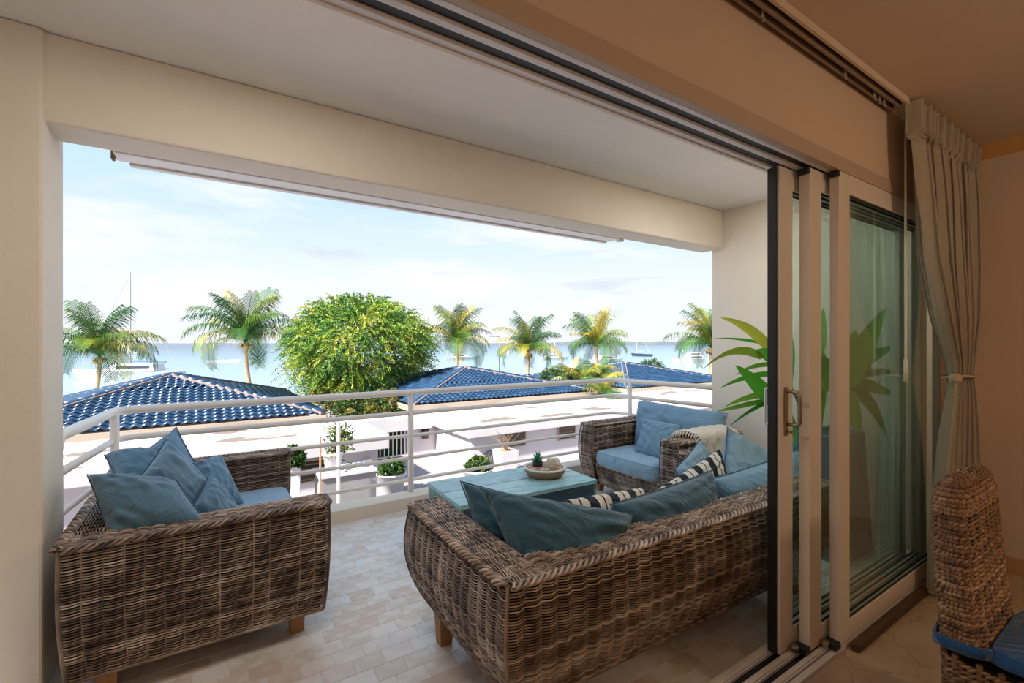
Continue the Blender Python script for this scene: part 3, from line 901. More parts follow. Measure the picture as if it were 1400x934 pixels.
def box_cushion(name, label, x0, x1, y0, y1, z0, z1, m, crown=0.02, cat='seat cushion', group=None, seed=1):
    n = 20
    rng = np.random.default_rng(seed)
    s = np.linspace(-1, 1, n)
    B, A = np.meshgrid(s, s, indexing='ij')
    cx, cy, cz = (x0 + x1) / 2, (y0 + y1) / 2, z0
    hx_, hy_ = (x1 - x0) / 2, (y1 - y0) / 2
    mb = MB()
    lv = [(0.0, 0.93), (0.18, 0.985), (0.5, 1.0), (0.82, 0.985), (0.95, 0.965), (1.0, 0.93)]
    def ring(k, zf):
        pts = []
        for i in range(40):
            th = 2 * PI * i / 40
            ca, sa = math.cos(th), math.sin(th)
            rr = (abs(ca) ** 14 + abs(sa) ** 14) ** (-1 / 14)
            f = 1 - (1 - k)
            px = (hx_ - (1 - k) * 0.35) * rr * ca; py = (hy_ - (1 - k) * 0.35) * rr * sa
            pts.append((px + 0.002 * math.sin(i * 2.1 + seed), py, zf))
        return pts
    rings = [ring(k, f * (z1 - z0)) for f, k in lv]
    for sc in (0.8, 0.6, 0.4, 0.2):
        rings.append([(p[0] * sc, p[1] * sc, (z1 - z0) + crown * (1 - sc ** 2) + 0.002 * math.sin(p[0] * 30 + p[1] * 21)) for p in ring(0.93, 0)])
    mb.loft(rings)
    me = mesh_np(name, mb.v, mb.f, m, True)
    o = bpy.data.objects.new(name, me); o.location = (cx, cy, cz); COL.objects.link(o)
    WM[o.name] = Matrix.Translation(Vector((cx, cy, cz)))
    tag(o, label, cat, group)
    top = [Vector(p) for p in ring(0.965, 0.95 * (z1 - z0))]
    MB().tube(top + [top[0]], 0.004, 6, False).build('piping', m, o, world=False, smooth=True)
    return o

# left sofa
box_cushion('seat_cushion', 'pale blue seat cushion of the left sofa, half nearer the railing', -0.31, 0.50, 3.155, 3.70, 0.30, 0.43, M['sky_blue'], seed=1)
box_cushion('seat_cushion', 'pale blue seat cushion of the left sofa, half nearer the room', -0.31, 0.50, 2.61, 3.145, 0.30, 0.43, M['sky_blue'], seed=2)
pillow('throw_pillow', 'dark teal pillow sticking out behind the heap on the left sofa', [at(142, 622, 2.70), at(222, 612, 2.85), at(232, 690, 2.65), at(165, 672, 2.50)], 0.15, M['teal'], seed=1)
pillow('throw_pillow', 'blue pillow whose peak stands highest in the heap on the left sofa', [at(178, 632, 3.0), at(241, 584, 3.08), at(290, 668, 2.92), at(215, 700, 2.80)], 0.14, M['blue'], seed=2)
pillow('throw_pillow', 'round blue pillow leaning against the right of the heap on the left sofa', [at(262, 634, 2.92), at(300, 622, 3.02), at(334, 690, 2.92), at(285, 702, 2.76)], 0.16, M['blue'], seed=5)
pillow('throw_pillow', 'blue pillow standing on its corner in the middle of the left sofa heap', [at(226, 601, 2.56), at(287, 664, 2.62), at(258, 710, 2.44), at(186, 657, 2.40)], 0.17, M['blue'], seed=4)
pillow('throw_pillow', 'small blue pillow at the front right of the left sofa heap', [at(285, 649, 2.56), at(326, 705, 2.54), at(300, 735, 2.40), at(262, 695, 2.38)], 0.14, M['blue'], seed=6)
pillow('throw_pillow', 'big grey blue pillow in front of the heap by the left pier', [at(119, 649, 2.20), at(243, 658, 2.26), at(297, 728, 2.14), at(150, 752, 2.0)], 0.20, M['teal'], seed=3)
# right sofa
box_cushion('seat_cushion', 'blue seat cushion of the large sofa, left half', 1.06, 1.94, 1.42, 2.16, 0.30, 0.43, M['blue'], seed=3)
box_cushion('seat_cushion', 'blue seat cushion of the large sofa, right half', 1.96, 2.84, 1.42, 2.16, 0.30, 0.43, M['blue'], seed=4)
pillow('throw_pillow', 'teal pillow mostly hidden at the left end of the large sofa', [at(629, 658, 2.16), at(775, 690, 2.24), at(790, 790, 2.08), at(660, 770, 2.0)], 0.12, M['deep_teal'], seed=11)
pillow('lumbar_pillow', 'black and cream striped knitted lumbar pillow lying flat on the large sofa', [at(741, 690, 2.30), at(883, 666, 2.66), at(890, 706, 2.56), at(752, 738, 2.20)], 0.15, M['stripe'], seed=12, stripes=True, puff=0.5, pinch=0.02)
pillow('throw_pillow', 'big dark teal pillow with a peaked corner leaning on the large sofa back', [at(655, 668, 1.98), at(869, 704, 2.10), at(845, 800, 1.92), at(715, 800, 1.78)], 0.20, M['deep_teal'], seed=13)
pillow('throw_pillow', 'pale blue pillow with its tip above the upright striped pillow', [at(922, 642, 3.00), at(957, 601, 3.10), at(990, 640, 3.04), at(950, 700, 2.90)], 0.07, M['sky_blue'], seed=15)
pillow('throw_pillow', 'upright striped knitted pillow in the middle of the large sofa', [at(896, 670, 2.72), at(985, 612, 2.92), at(1000, 668, 2.80), at(914, 735, 2.58)], 0.12, M['stripe'], seed=14, stripes=True, puff=0.5, pinch=0.02)
pillow('throw_pillow', 'large blue pillow leaning in the far right corner of the large sofa', [at(994, 584, 3.05), at(1085, 640, 3.20), at(1070, 720, 2.98), at(983, 664, 2.84)], 0.17, M['sky_blue'], seed=16)
pillow('throw_pillow', 'blue pillow at the right of the large sofa, half behind the door', [at(968, 656, 2.60), at(1092, 614, 3.02), at(1092, 700, 2.86), at(980, 735, 2.48)], 0.18, M['blue'], seed=17)
pillow('throw_pillow', 'dark teal pillow in the middle of the large sofa back', [at(834, 690, 2.13), at(973, 643, 2.56), at(980, 730, 2.42), at(850, 770, 2.02)], 0.17, M['deep_teal'], seed=18)
# armchair
box_cushion('seat_cushion', 'pale blue seat cushion of the wide armchair', 3.13, 3.86, 2.545, 3.315, 0.275, 0.415, M['sky_blue'], seed=5)
pillow('back_cushion', 'wide blue back cushion leaning in the armchair', [at(872, 546, 4.98), at(995, 566, 4.22), at(985, 632, 4.05), at(866, 622, 4.72)], 0.24, M['blue'], cat='back cushion', seed=21, pinch=0.03)
pillow('throw_pillow', 'small square blue pillow standing in the armchair', [at(881, 571, 4.55), at(933, 581, 4.22), at(916, 636, 4.05), at(867, 620, 4.38)], 0.12, M['blue'], seed=22)

# throw over the armchair arm
def throw():
    b = thing('throw_blanket', 'cream fringed throw draped over the near arm of the armchair', 'throw', (3.6, 2.43, 0.66))
    nu, nv = 26, 34
    V = np.zeros((nu, nv, 3)); rng = np.random.default_rng(5)
    for i in range(nu):
        x = 3.34 + 0.52 * i / (nu - 1)
        for j in range(nv):
            t = j / (nv - 1)
            # across the arm: hangs inside, over the top, hangs outside
            if t < 0.3:
                y = 2.548; z = 0.56 + 0.125 * (t / 0.3)
            elif t < 0.62:
                k = (t - 0.3) / 0.32
                y = 2.548 - 0.215 * k; z = 0.685 + 0.018 * math.sin(PI * k)
            else:
                k = (t - 0.62) / 0.38
                y = 2.322 - 0.015 * k; z = 0.685 - 0.20 * k
            w = 0.008 * math.sin(i * 0.9 + j * 0.35) + 0.006 * math.sin(i * 1.7 - j * 0.5)
            V[i, j] = (x + 0.02 * math.sin(j * 0.4), y + (w if t < .3 or t > .62 else 0) * 0.6, z + (abs(w) if .3 <= t <= .62 else 0))
    idx = np.arange(nu * nv).reshape(nu, nv)
    q = np.stack([idx[:-1, :-1], idx[1:, :-1], idx[1:, 1:], idx[:-1, 1:]], -1).reshape(-1, 4)
    o = link('blanket', mesh_np('blanket', V.reshape(-1, 3), q, M['cream'], True), b)
    s = o.modifiers.new('solid', 'SOLIDIFY'); s.thickness = 0.008
    fr = MB()
    for j in range(0, nv):
        p = V[0, j]
        fr.tube([p, p + np.array([-0.022, 0, -0.012]), p + np.array([-0.03 + 0.008 * math.sin(j * 2.1), 0, -0.05])], [0.006, 0.007, 0.003], 5)
    fr.build('fringe', M['cream'], b, smooth=True, kind='stuff')
throw()

# ------------------------------------------------------------------ coffee table
def paint_wood(name, c, c2, wear):
    m = mat(name, c, 0.35, c2=c2, scale=5, stretch=(1.2, 9, 9), bump=0.25, bscale=14, detail=8)
    nt = m.node_tree; p = nt.nodes['Principled BSDF']
    src = p.inputs['Base Color'].links[0].from_socket
    tc = nt.nodes.new('ShaderNodeTexCoord')
    mp = nt.nodes.new('ShaderNodeMapping'); mp.inputs['Scale'].default_value = (2.0, 14, 14); mp.inputs['Location'].default_value = (3, 1, 2)
    nt.links.new(tc.outputs['Object'], mp.inputs[0])
    n = nt.nodes.new('ShaderNodeTexNoise'); n.inputs['Scale'].default_value = 3; n.inputs['Detail'].default_value = 8; n.inputs['Roughness'].default_value = 0.7
    nt.links.new(mp.outputs[0], n.inputs['Vector'])
    r = nt.nodes.new('ShaderNodeValToRGB'); r.color_ramp.elements[0].position = 0.55; r.color_ramp.elements[1].position = 0.70
    r.color_ramp.elements[0].color = (0, 0, 0, 1); r.color_ramp.elements[1].color = (1, 1, 1, 1)
    nt.links.new(n.outputs['Fac'], r.inputs[0])
    mx = nt.nodes.new('ShaderNodeMixRGB'); nt.links.new(r.outputs[0], mx.inputs[0]); nt.links.new(src, mx.inputs[1]); mx.inputs[2].default_value = (*wear, 1)
    nt.links.new(mx.outputs[0], p.inputs['Base Color'])
    return m
M['tt'] = [paint_wood('turquoise_plank_%d' % i, c, c2, w) for i, (c, c2, w) in enumerate([
    ((0.22, 0.46, 0.50), (0.40, 0.64, 0.66), (0.13, 0.13, 0.12)), ((0.28, 0.50, 0.54), (0.46, 0.66, 0.70), (0.18, 0.14, 0.10)),
    ((0.20, 0.42, 0.50), (0.46, 0.62, 0.68), (0.12, 0.12, 0.18)), ((0.24, 0.48, 0.50), (0.38, 0.60, 0.62), (0.16, 0.14, 0.10))])]
M['tgreen'] = [paint_wood('green_plank_%d' % i, c, c2, w) for i, (c, c2, w) in enumerate([((0.10, 0.26, 0.20), (0.18, 0.36, 0.28), (0.12, 0.08, 0.05)), ((0.08, 0.22, 0.20), (0.16, 0.32, 0.26), (0.05, 0.05, 0.04))])]
M['tdark'] = paint_wood('dark_blue_plank', (0.02, 0.05, 0.08), (0.04, 0.10, 0.14), (0.20, 0.08, 0.03))
TL, TWD, TH = 1.12, 0.60, 0.42
tbl = thing('coffee_table', 'low box coffee table of worn turquoise planks before the large sofa', 'coffee table', (1.93, 2.905, 0), math.radians(-3))
ys = [-TWD / 2, -0.135, 0.005, 0.165, TWD / 2]
bx('gap_shade_box', M['wicker_dark'], (-TL / 2 + 0.03, TL / 2 - 0.03, -TWD / 2 + 0.03, TWD / 2 - 0.03, 0.02, TH - 0.02), tbl, world=False)  # dark box added inside to make the plank gaps read as shade
for i in range(4):
    o = bx('top_plank', M['tt'][i], (-TL / 2, TL / 2, ys[i] + 0.003, ys[i + 1] - 0.003, TH - 0.028, TH - 0.001 * (i % 2)), tbl, 0.0025, world=False)
for i in range(5):
    y0 = -TWD / 2 + 0.01 + i * 0.116
    bx('side_plank', M['tgreen'][i % 2], (-TL / 2 + 0.004, -TL / 2 + 0.03, y0 + 0.0015, y0 + 0.1145, 0.0, TH - 0.03), tbl, 0.002, world=False)
    bx('side_plank', M['tgreen'][i % 2], (TL / 2 - 0.03, TL / 2 - 0.004, y0 + 0.0015, y0 + 0.1145, 0.0, TH - 0.03), tbl, 0.002, world=False)
for k in range(3):
    z0_ = 0.01 + k * 0.127
    for yy in (-TWD / 2 + 0.006, TWD / 2 - 0.03):
        bx('front_plank', M['tdark'], (-TL / 2 + 0.032, TL / 2 - 0.032, yy, yy + 0.024, z0_, z0_ + 0.124), tbl, 0.002, world=False)

# bowl with succulent and corals
bw = at(745, 641.5, 3.63); bcx, bcy = bw[0], bw[1]
bowl = thing('wooden_bowl', 'shallow round wooden bowl with whitewashed inside on the coffee table', 'bowl', (bcx, bcy, TH))
M['bowl_wood'] = mat('bowl_wood', (0.24, 0.12, 0.05), 0.5, c2=(0.42, 0.27, 0.14), scale=10)
M['white_wash'] = mat('white_wash', (0.62, 0.62, 0.58), 0.7, c2=(0.78, 0.76, 0.70), scale=20)
MB().lathe([(0.10, 0.0), (0.13, 0.004), (0.155, 0.035), (0.163, 0.064), (0.158, 0.066)], (bcx, bcy, TH), 40).build('shell', M['bowl_wood'], bowl, smooth=True)
inner = MB()
inner.lathe([(0.165, 0.060), (0.168, 0.070), (0.155, 0.074), (0.142, 0.060), (0.11, 0.034), (0.02, 0.030)], (bcx, bcy, TH), 40)
inner.build('lining', M['white_wash'], bowl, smooth=True)
sx, sy = at(735, 632, 3.66)[:2]
sp = thing('succulent', 'small spiky succulent in a black pot in the wooden bowl', 'plant', (sx, sy, TH + 0.034))
M['pot_black'] = mat('black_pot', (0.012, 0.014, 0.018), 0.4)
M['succ'] = mat('succulent_green', (0.02, 0.16, 0.10), 0.45, c2=(0.05, 0.30, 0.16), scale=20)
MB().lathe([(0.030, 0), (0.037, 0.01), (0.040, 0.062), (0.036, 0.066), (0.03, 0.058)], (sx, sy, TH + 0.034), 20).build('pot', M['pot_black'], sp, smooth=True)
for k in range(16):
    a = k * 2.4; el = 0.35 + 0.07 * k
    d = Vector((math.cos(a) * math.cos(el), math.sin(a) * math.cos(el), math.sin(el)))
    b0 = Vector((sx, sy, TH + 0.092 + 0.0025 * k)); L = 0.055
    MB().tube([b0, b0 + d * L * 0.45, b0 + d * L], [0.007, 0.0095, 0.001], 6).build('leaf', M['succ'], sp, smooth=True)
M['coral'] = mat('coral_stone', (0.62, 0.52, 0.40), 0.9, c2=(0.78, 0.72, 0.62), scale=30, bump=1.0, bscale=70)
def rock(name, label, c, r, seed, m, cat, squash=(1, 1, 1)):
    bm = bmesh.new(); bmesh.ops.create_icosphere(bm, subdivisions=3, radius=1.0)
    rng = np.random.default_rng(seed); ks = rng.normal(0, 2.2, (7, 3)); ph = rng.uniform(0, 6, 7)
    for v in bm.verts:
        p = np.array(v.co); d = 1 + sum(0.09 * math.sin(float(ks[i] @ p) + ph[i]) for i in range(7))
        v.co = Vector((p[0] * d * squash[0] * r, p[1] * d * squash[1] * r, p[2] * d * squash[2] * r))
    me = bpy.data.meshes.new(name); bm.to_mesh(me); bm.free(); me.materials.append(m)
    for pl in me.polygons: pl.use_smooth = True
    o = bpy.data.objects.new(name, me); o.location = c; COL.objects.link(o)
    return tag(o, label, cat)
cx, cy = at(757, 632, 3.62)[:2]
rock('coral_piece', 'large pale coral piece in the bowl beside the succulent', (cx, cy, TH + 0.085), 0.052, 3, M['coral'], 'coral', (1.15, 0.9, 0.95))
for i, (u, l) in enumerate(((741, 'reddish small shell at the near rim inside the bowl'), (748, 'small cream shell just before the large coral'), (764, 'small pale coral right of the large coral'), (730, 'little white shell left of the black pot'))):
    c = at(u, 641, 3.56 if i != 2 else 3.60)
    rock('shell', l, (c[0], c[1], TH + 0.062), 0.018, 20 + i, M['coral'], 'shell', (1.3, 0.9, 0.7))

# ------------------------------------------------------------------ planter with broad leaves
pl = thing('potted_plant', 'broad leaved plant in a tall blue planter behind the glass doors', 'plant', (3.62, 1.62, 0))
M['planter'] = mat('blue_glazed_planter', (0.025, 0.20, 0.34), 0.45, var=0.15, scale=3)
M['soil'] = mat('soil', (0.05, 0.03, 0.02), 0.9)
M['leafy'] = ramp_mat('broad_leaf_green', [(0.0, (0.05, 0.30, 0.02)), (0.6, (0.12, 0.44, 0.03)), (1.0, (0.26, 0.48, 0.04))], 'object', 0.35, noise=0.25, nscale=5, trans=0.3)
M['leafyel'] = ramp_mat('yellowing_leaf', [(0.0, (0.22, 0.34, 0.03)), (1.0, (0.48, 0.46, 0.06))], 'object', 0.4, noise=0.8, nscale=8, trans=0.3)
M['stem'] = mat('plant_stem', (0.10, 0.22, 0.04), 0.5)
pcx, pcy = 3.68, 1.57
MB().loft([[(pcx + sx_ * a, pcy + sy_ * a, z) for sx_, sy_ in ((-1, -1), (1, -1), (1, 1), (-1, 1))] for a, z in ((0.235, 0.0), (0.20, 0.80), (0.20, 0.83), (0.175, 0.83), (0.17, 0.78))]).build('planter', M['planter'], pl, bevel=0.01)
bx('soil', M['soil'], (pcx - 0.172, pcx + 0.172, pcy - 0.172, pcy + 0.172, 0.74, 0.785), pl)
def leaf_blade(ctrl, w, m, parent, fold=0.25, n=12, roll=0.0):
    ctrl = [Vector(c) for c in ctrl]
    def bez(t):
        a = ctrl
        return (1 - t) ** 2 * a[0] + 2 * t * (1 - t) * a[1] + t * t * a[2]
    vs, fs = [], []
    for i in range(n + 1):
        t = i / n
        p = bez(t); d = (bez(min(1, t + 0.02)) - bez(max(0, t - 0.02))).normalized()
        s = d.cross(Vector((0, 0, 1)))
        if s.length < 0.05: s = d.orthogonal()
        s.normalize(); nn = s.cross(d)
        if roll:
            q = Matrix.Rotation(roll, 3, d); s = q @ s; nn = q @ nn
        ww = w * (math.sin(PI * min(1, 0.06 + 0.94 * t) ** 0.75) ** 0.8) * 0.5 if t < 1 else 0
        vs += [p - s * ww + nn * ww * fold, p - s * ww * 0.5 + nn * ww * fold * 0.4, p, p + s * ww * 0.5 + nn * ww * fold * 0.4, p + s * ww + nn * ww * fold]
    for i in range(n):
        for k in range(4):
            fs.append((i * 5 + k, i * 5 + k + 1, (i + 1) * 5 + k + 1, (i + 1) * 5 + k))
    return MB().add(vs, fs).build('leaf', m, parent, smooth=True)
stems = [at(1064, 500, 3.22), at(1098, 470, 3.30), at(1140, 505, 3.28), at(1068, 575, 3.2), at(1190, 500, 3.3)]
roots = [(pcx - 0.08, pcy + 0.03, 0.78), (pcx, pcy, 0.78), (pcx + 0.06, pcy - 0.05, 0.78), (pcx - 0.1, pcy - 0.04, 0.78), (pcx + 0.1, pcy + 0.02, 0.78)]
for s_, r_ in zip(stems, roots):
    mid = (np.asarray(s_) + np.asarray(r_)) / 2 + np.array([0.02, 0, 0.03])
    MB().tube([r_, mid, s_], [0.011, 0.009, 0.005], 7).build('stem', M['stem'], pl, smooth=True)
LV = [((1060, 488, 3.2), (1030, 444, 3.15), (984, 434, 3.1), 0.075, 'y', 0.7), ((1056, 474, 3.25), (1018, 462, 3.2), (975, 463, 3.2), 0.035, 'g', 0.5),
      ((1042, 490, 3.1), (1005, 466, 3.05), (960, 506, 3.0), 0.075, 'y', 0.75), ((1060, 556, 3.0), (1038, 525, 2.95), (1005, 499, 2.9), 0.095, 'g', 0.95),
      ((1062, 500, 3.2), (1032, 496, 3.2), (1004, 514, 3.2), 0.05, 'g', 0.8), ((1062, 512, 3.25), (1022, 512, 3.2), (984, 531, 3.2), 0.060, 'g', 0.9),
      ((1060, 540, 3.1), (1022, 541, 3.05), (988, 558, 3.0), 0.075, 'g', 0.8), ((1060, 546, 3.1), (1015, 556, 3.05), (978, 563, 3.0), 0.055, 'g', 0.9),
      ((1064, 546, 3.1), (1032, 556, 3.05), (996, 584, 3.0), 0.060, 'g', 0.9), ((1062, 500, 3.15), (1050, 478, 3.1), (1031, 480, 3.05), 0.080, 'g', 0.9),
      ((1062, 490, 3.3), (1052, 470, 3.3), (1042, 462, 3.3), 0.05, 'g', 0.9),
      ((1070, 575, 3.15), (1080, 500, 3.1), (1082, 460, 3.1), 0.12, 'g', 1.3), ((1072, 620, 3.15), (1082, 570, 3.1), (1080, 520, 3.1), 0.12, 'g', 1.2),
      ((1104, 500, 3.3), (1122, 475, 3.3), (1126, 420, 3.3), 0.10, 'g', 1.2), ((1112, 540, 3.3), (1126, 520, 3.3), (1125, 480, 3.3), 0.14, 'g', 1.2),
      ((1160, 530, 3.25), (1172, 480, 3.25), (1214, 418, 3.25), 0.14, 'g', 1.2), ((1145, 515, 3.3), (1163, 490, 3.3), (1170, 450, 3.3), 0.13, 'g', 1.2),
      ((1165, 508, 3.3), (1195, 484, 3.3), (1226, 472, 3.3), 0.08, 'g', 0.9), ((1165, 515, 3.3), (1195, 508, 3.3), (1228, 508, 3.3), 0.07, 'y', 0.8),
      ((1160, 520, 3.3), (1190, 530, 3.3), (1226, 540, 3.3), 0.12, 'g', 0.9), ((1160, 528, 3.3), (1190, 545, 3.3), (1214, 600, 3.3), 0.13, 'g', 1.1),
      ((1150, 530, 3.25), (1162, 555, 3.2), (1177, 595, 3.15), 0.12, 'g', 1.1), ((1140, 505, 3.3), (1120, 490, 3.3), (1106, 520, 3.3), 0.11, 'g', 1.0),
      ((1110, 500, 3.25), (1115, 535, 3.2), (1124, 585, 3.2), 0.12, 'g', 1.1), ((1068, 560, 3.15), (1084, 580, 3.1), (1088, 612, 3.05), 0.08, 'g', 1.0)]
for a, b, c, w, kind, rollv in LV:
    leaf_blade([at(*a), at(*b), at(*c)], w, M['leafyel'] if kind == 'y' else M['leafy'], pl, roll=rollv)
# outlet plate on the balcony wall
ol = thing('wall_outlet', 'small cream wall outlet on the balcony wall behind the glass', 'outlet', (4.245, 1.98, 0.42))
bx('plate', M['rail'], (4.236, 4.25, 1.92, 2.04, 0.38, 0.46), ol, 0.003)
for yy in (1.95, 2.01):
    MB().lathe([(0.006, 0), (0.016, 0.0), (0.016, 0.004)], (0, 0, 0), 12)
    bx('socket', M['cream'], (4.232, 4.238, yy - 0.018, yy + 0.018, 0.40, 0.44), ol, 0.002)
struct('baseboard_balcony', M['tile_i'], (WALLX - 0.014, WALLX, 1.19, 2.79, 0.0, 0.085), 0.002)

# ------------------------------------------------------------------ dining chair
dc = thing('dining_chair', 'woven banana leaf dining chair with a blue tied cushion in the room', 'chair', (2.29, 0.28, 0))
def rloop(u, hx_, hy_, e=5.0):
    th = 2 * PI * u
    ca, sa = np.cos(th), np.sin(th)
    rr = (np.abs(ca) ** e + np.abs(sa) ** e) ** (-1 / e)
    return hx_ * rr * ca, hy_ * rr * sa
cxm = 2.285
def S_back(u, v):
    z = 0.44 + v * 0.52
    kk = np.sqrt(1 - 0.45 * np.clip((v - 0.84) / 0.16, 0, 1) ** 2); hx_ = (0.215 - 0.012 * v) * (0.6 + 0.4 * kk); hy_ = (0.052 - 0.010 * v) * kk
    x, y = rloop(u, hx_, hy_)
    yc = 0.47 + 0.035 * np.sin(v * 1.4) 
    return np.stack(np.broadcast_arrays(cxm + x, yc + y + 0.012 * np.sin(v * 9) * 0, z), -1)
def S_top(u, v):
    k = 1 - v * 0.98
    x, y = rloop(u, 0.182 * (0.80 + 0.20 * k), 0.030 * k)
    z = 0.962 + 0.020 * np.sin(v * PI / 2)
    return np.stack(np.broadcast_arrays(cxm + x, 0.47 + 0.035 * math.sin(1.4) + y, z), -1)
def S_seat(u, v):
    z = 0.24 + v * 0.17
    x, y = rloop(u, 0.225, 0.235, 9)
    return np.stack(np.broadcast_arrays(cxm + x, 0.285 + y, z), -1)
kw = dict(closed=True, amp=0.006, sag=0.003, over=0.7, samp=9, twist=0.036)
bo = MB().loft([[(cxm + sx_ * (0.192 - 0.02 * k), 0.47 + 0.035 * math.sin(k * 1.4) + sy_ * (0.030 - 0.012 * k), 0.42 + k * 0.535) for sx_, sy_ in ((-1, -1), (1, -1), (1, 1), (-1, 1))] for k in (0, 0.25, 0.5, 0.75, 1.0)]).build('backrest', M['wicker_dark'], dc)
Weave().patch(S_back, 1.05, 0.535, 0.0150, 0.040, 0.0085, **kw).patch(S_top, 0.95, 0.075, 0.015, 0.045, 0.0085, stakes=False, **kw).build('woven_rope', M['banana'], bo, world=True)
so = bx('seat_frame', M['wicker_dark'], (cxm - 0.205, cxm + 0.205, 0.07, 0.50, 0.24, 0.405), dc)
ws = Weave().patch(S_seat, 1.8, 0.17, 0.0165, 0.05, 0.0085, **kw)
for i in range(36):
    x_, y_ = rloop(np.array(i / 36.0), 0.228, 0.238, 9)
    ws.line([(cxm + float(x_), 0.285 + float(y_), 0.385), (cxm + float(x_) * 0.995, 0.285 + float(y_) * 0.995, 0.425)], 0.009)
ws.build('woven_rope', M['banana'], so, world=True)
M['chair_leg'] = mat('chair_leg_wood', (0.16, 0.08, 0.04), 0.5)
for x in (cxm - 0.185, cxm + 0.185):
    for y in (0.09, 0.475):
        MB().loft([[(x - a, y - a, z), (x + a, y - a, z), (x + a, y + a, z), (x - a, y + a, z)] for a, z in ((0.018, 0), (0.024, 0.26))]).build('leg', M['chair_leg'], dc, bevel=0.003)
M['royal'] = cloth('royal_blue_canvas', (0.015, 0.085, 0.23))
cu = box_cushion('chair_cushion', 'royal blue tied cushion on the woven dining chair', cxm - 0.215, cxm + 0.215, 0.05, 0.415, 0.425, 0.475, M['royal'], cat='seat cushion', seed=9)
tie = Weave()
tp = [(cxm - 0.20, 0.40), (cxm - 0.222, 0.42), (cxm - 0.234, 0.45), (cxm - 0.236, 0.50), (cxm - 0.226, 0.532), (cxm - 0.15, 0.540), (cxm + 0.2, 0.540)]
vs = []
for x, y in tp: vs += [(x, y, 0.442), (x, y, 0.478)]
ti = MB().add(vs, [(2 * i, 2 * i + 2, 2 * i + 3, 2 * i + 1) for i in range(len(tp) - 1)]).build('tie_strap', M['royal'], cu, smooth=True)
ti.modifiers.new('solid', 'SOLIDIFY').thickness = 0.005

# ------------------------------------------------------------------ outside: ground, sea, far shore
GZ = -2.75
SEA = -4.5
M['patio'] = mat('pale_patio', (0.25, 0.225, 0.245), 0.8, var=0.06, scale=2, bump=0.1, bscale=20)
g_ = bx('ground_patio', M['patio'], (-40, 70, 4.2, 33, GZ - 0.3, GZ)); g_['kind'] = 'structure'
M['sand'] = mat('beach_sand', (0.66, 0.58, 0.46), 0.9, var=0.08, scale=0.5)
sd_ = MB().add([(-60, 33, GZ - 0.05), (90, 33, GZ - 0.05), (90, 41, SEA - 0.4), (-60, 41, SEA - 0.4)], [(0, 1, 2, 3)]).build('ground_beach', M['sand']); sd_['kind'] = 'structure'
def sea_mat():
    m, nt, p = mat_base('shallow_sea')
    p.inputs['Roughness'].default_value = 0.22
    tc = nt.nodes.new('ShaderNodeTexCoord')
    s = nt.nodes.new('ShaderNodeSeparateXYZ'); nt.links.new(tc.outputs['Object'], s.inputs[0])
    n = nt.nodes.new('ShaderNodeTexNoise'); n.inputs['Scale'].default_value = 0.012; n.inputs['Detail'].default_value = 5
    nt.links.new(tc.outputs['Object'], n.inputs['Vector'])
    a = nt.nodes.new('ShaderNodeMath'); a.operation = 'MULTIPLY_ADD'; a.inputs[1].default_value = 120; nt.links.new(n.outputs['Fac'], a.inputs[0])
    x_ = nt.nodes.new('ShaderNodeMath'); x_.operation = 'MULTIPLY_ADD'; x_.inputs[1].default_value = -0.12
    nt.links.new(s.outputs['X'], x_.inputs[0]); nt.links.new(s.outputs['Y'], x_.inputs[2])
    nt.links.new(x_.outputs[0], a.inputs[2])
    d = nt.nodes.new('ShaderNodeMath'); d.operation = 'DIVIDE'; d.inputs[1].default_value = 700; nt.links.new(a.outputs[0], d.inputs[0])
    r = nt.nodes.new('ShaderNodeValToRGB')
    e = r.color_ramp.elements
    e[0].position = 0.12; e[0].color = (0.22, 0.30, 0.34, 1)
    e[1].position = 1.0; e[1].color = (0.012, 0.05, 0.11, 1)
    for pos, c in ((0.25, (0.13, 0.22, 0.28, 1)), (0.5, (0.055, 0.125, 0.19, 1))):
        k = e.new(pos); k.color = c
    nt.links.new(d.outputs[0], r.inputs[0]); nt.links.new(r.outputs[0], p.inputs['Base Color'])
    mp = nt.nodes.new('ShaderNodeMapping'); mp.inputs['Scale'].default_value = (0.5, 1.2, 1); mp.inputs['Rotation'].default_value = (0, 0, 0.4)
    nt.links.new(tc.outputs['Object'], mp.inputs[0])
    w = nt.nodes.new('ShaderNodeTexNoise'); w.inputs['Scale'].default_value = 1.2; w.inputs['Detail'].default_value = 5
    nt.links.new(mp.outputs[0], w.inputs['Vector'])
    b = nt.nodes.new('ShaderNodeBump'); b.inputs['Strength'].default_value = 0.35; b.inputs['Distance'].default_value = 0.3
    nt.links.new(w.outputs['Fac'], b.inputs['Height']); nt.links.new(b.outputs[0], p.inputs['Normal'])
    return m
M['sea'] = sea_mat()
sea = MB().add([(-4000, 36, SEA), (4000, 36, SEA), (4000, 5200, SEA), (-4000, 5200, SEA)], [(0, 1, 2, 3)]).build('water_sea', M['sea']); sea['kind'] = 'structure'
M['far'] = mat('hazy_far_shore', (0.12, 0.145, 0.15), 0.9, var=0.15, scale=0.02)
fv, ff = [], []
a0, a1 = at(640, 470, 1400), at(1500, 470, 1400)
for i in range(120):
    t = i / 119
    p = a0 * (1 - t) + a1 * t
    h = SEA + (8.5 + 1.4 * math.sin(i * 0.7) + 1.2 * math.sin(i * 1.9 + 1)) * min(1, t * 5 + 0.12)
    fv += [(p[0], p[1], SEA - 1), (p[0], p[1], h), (p[0] + 55, p[1] + 83, h), (p[0] + 55, p[1] + 83, SEA - 1)]
for i in range(119):
    for k in range(4):
        ff.append((i * 4 + k, i * 4 + (k + 1) % 4, i * 4 + 4 + (k + 1) % 4, i * 4 + 4 + k))
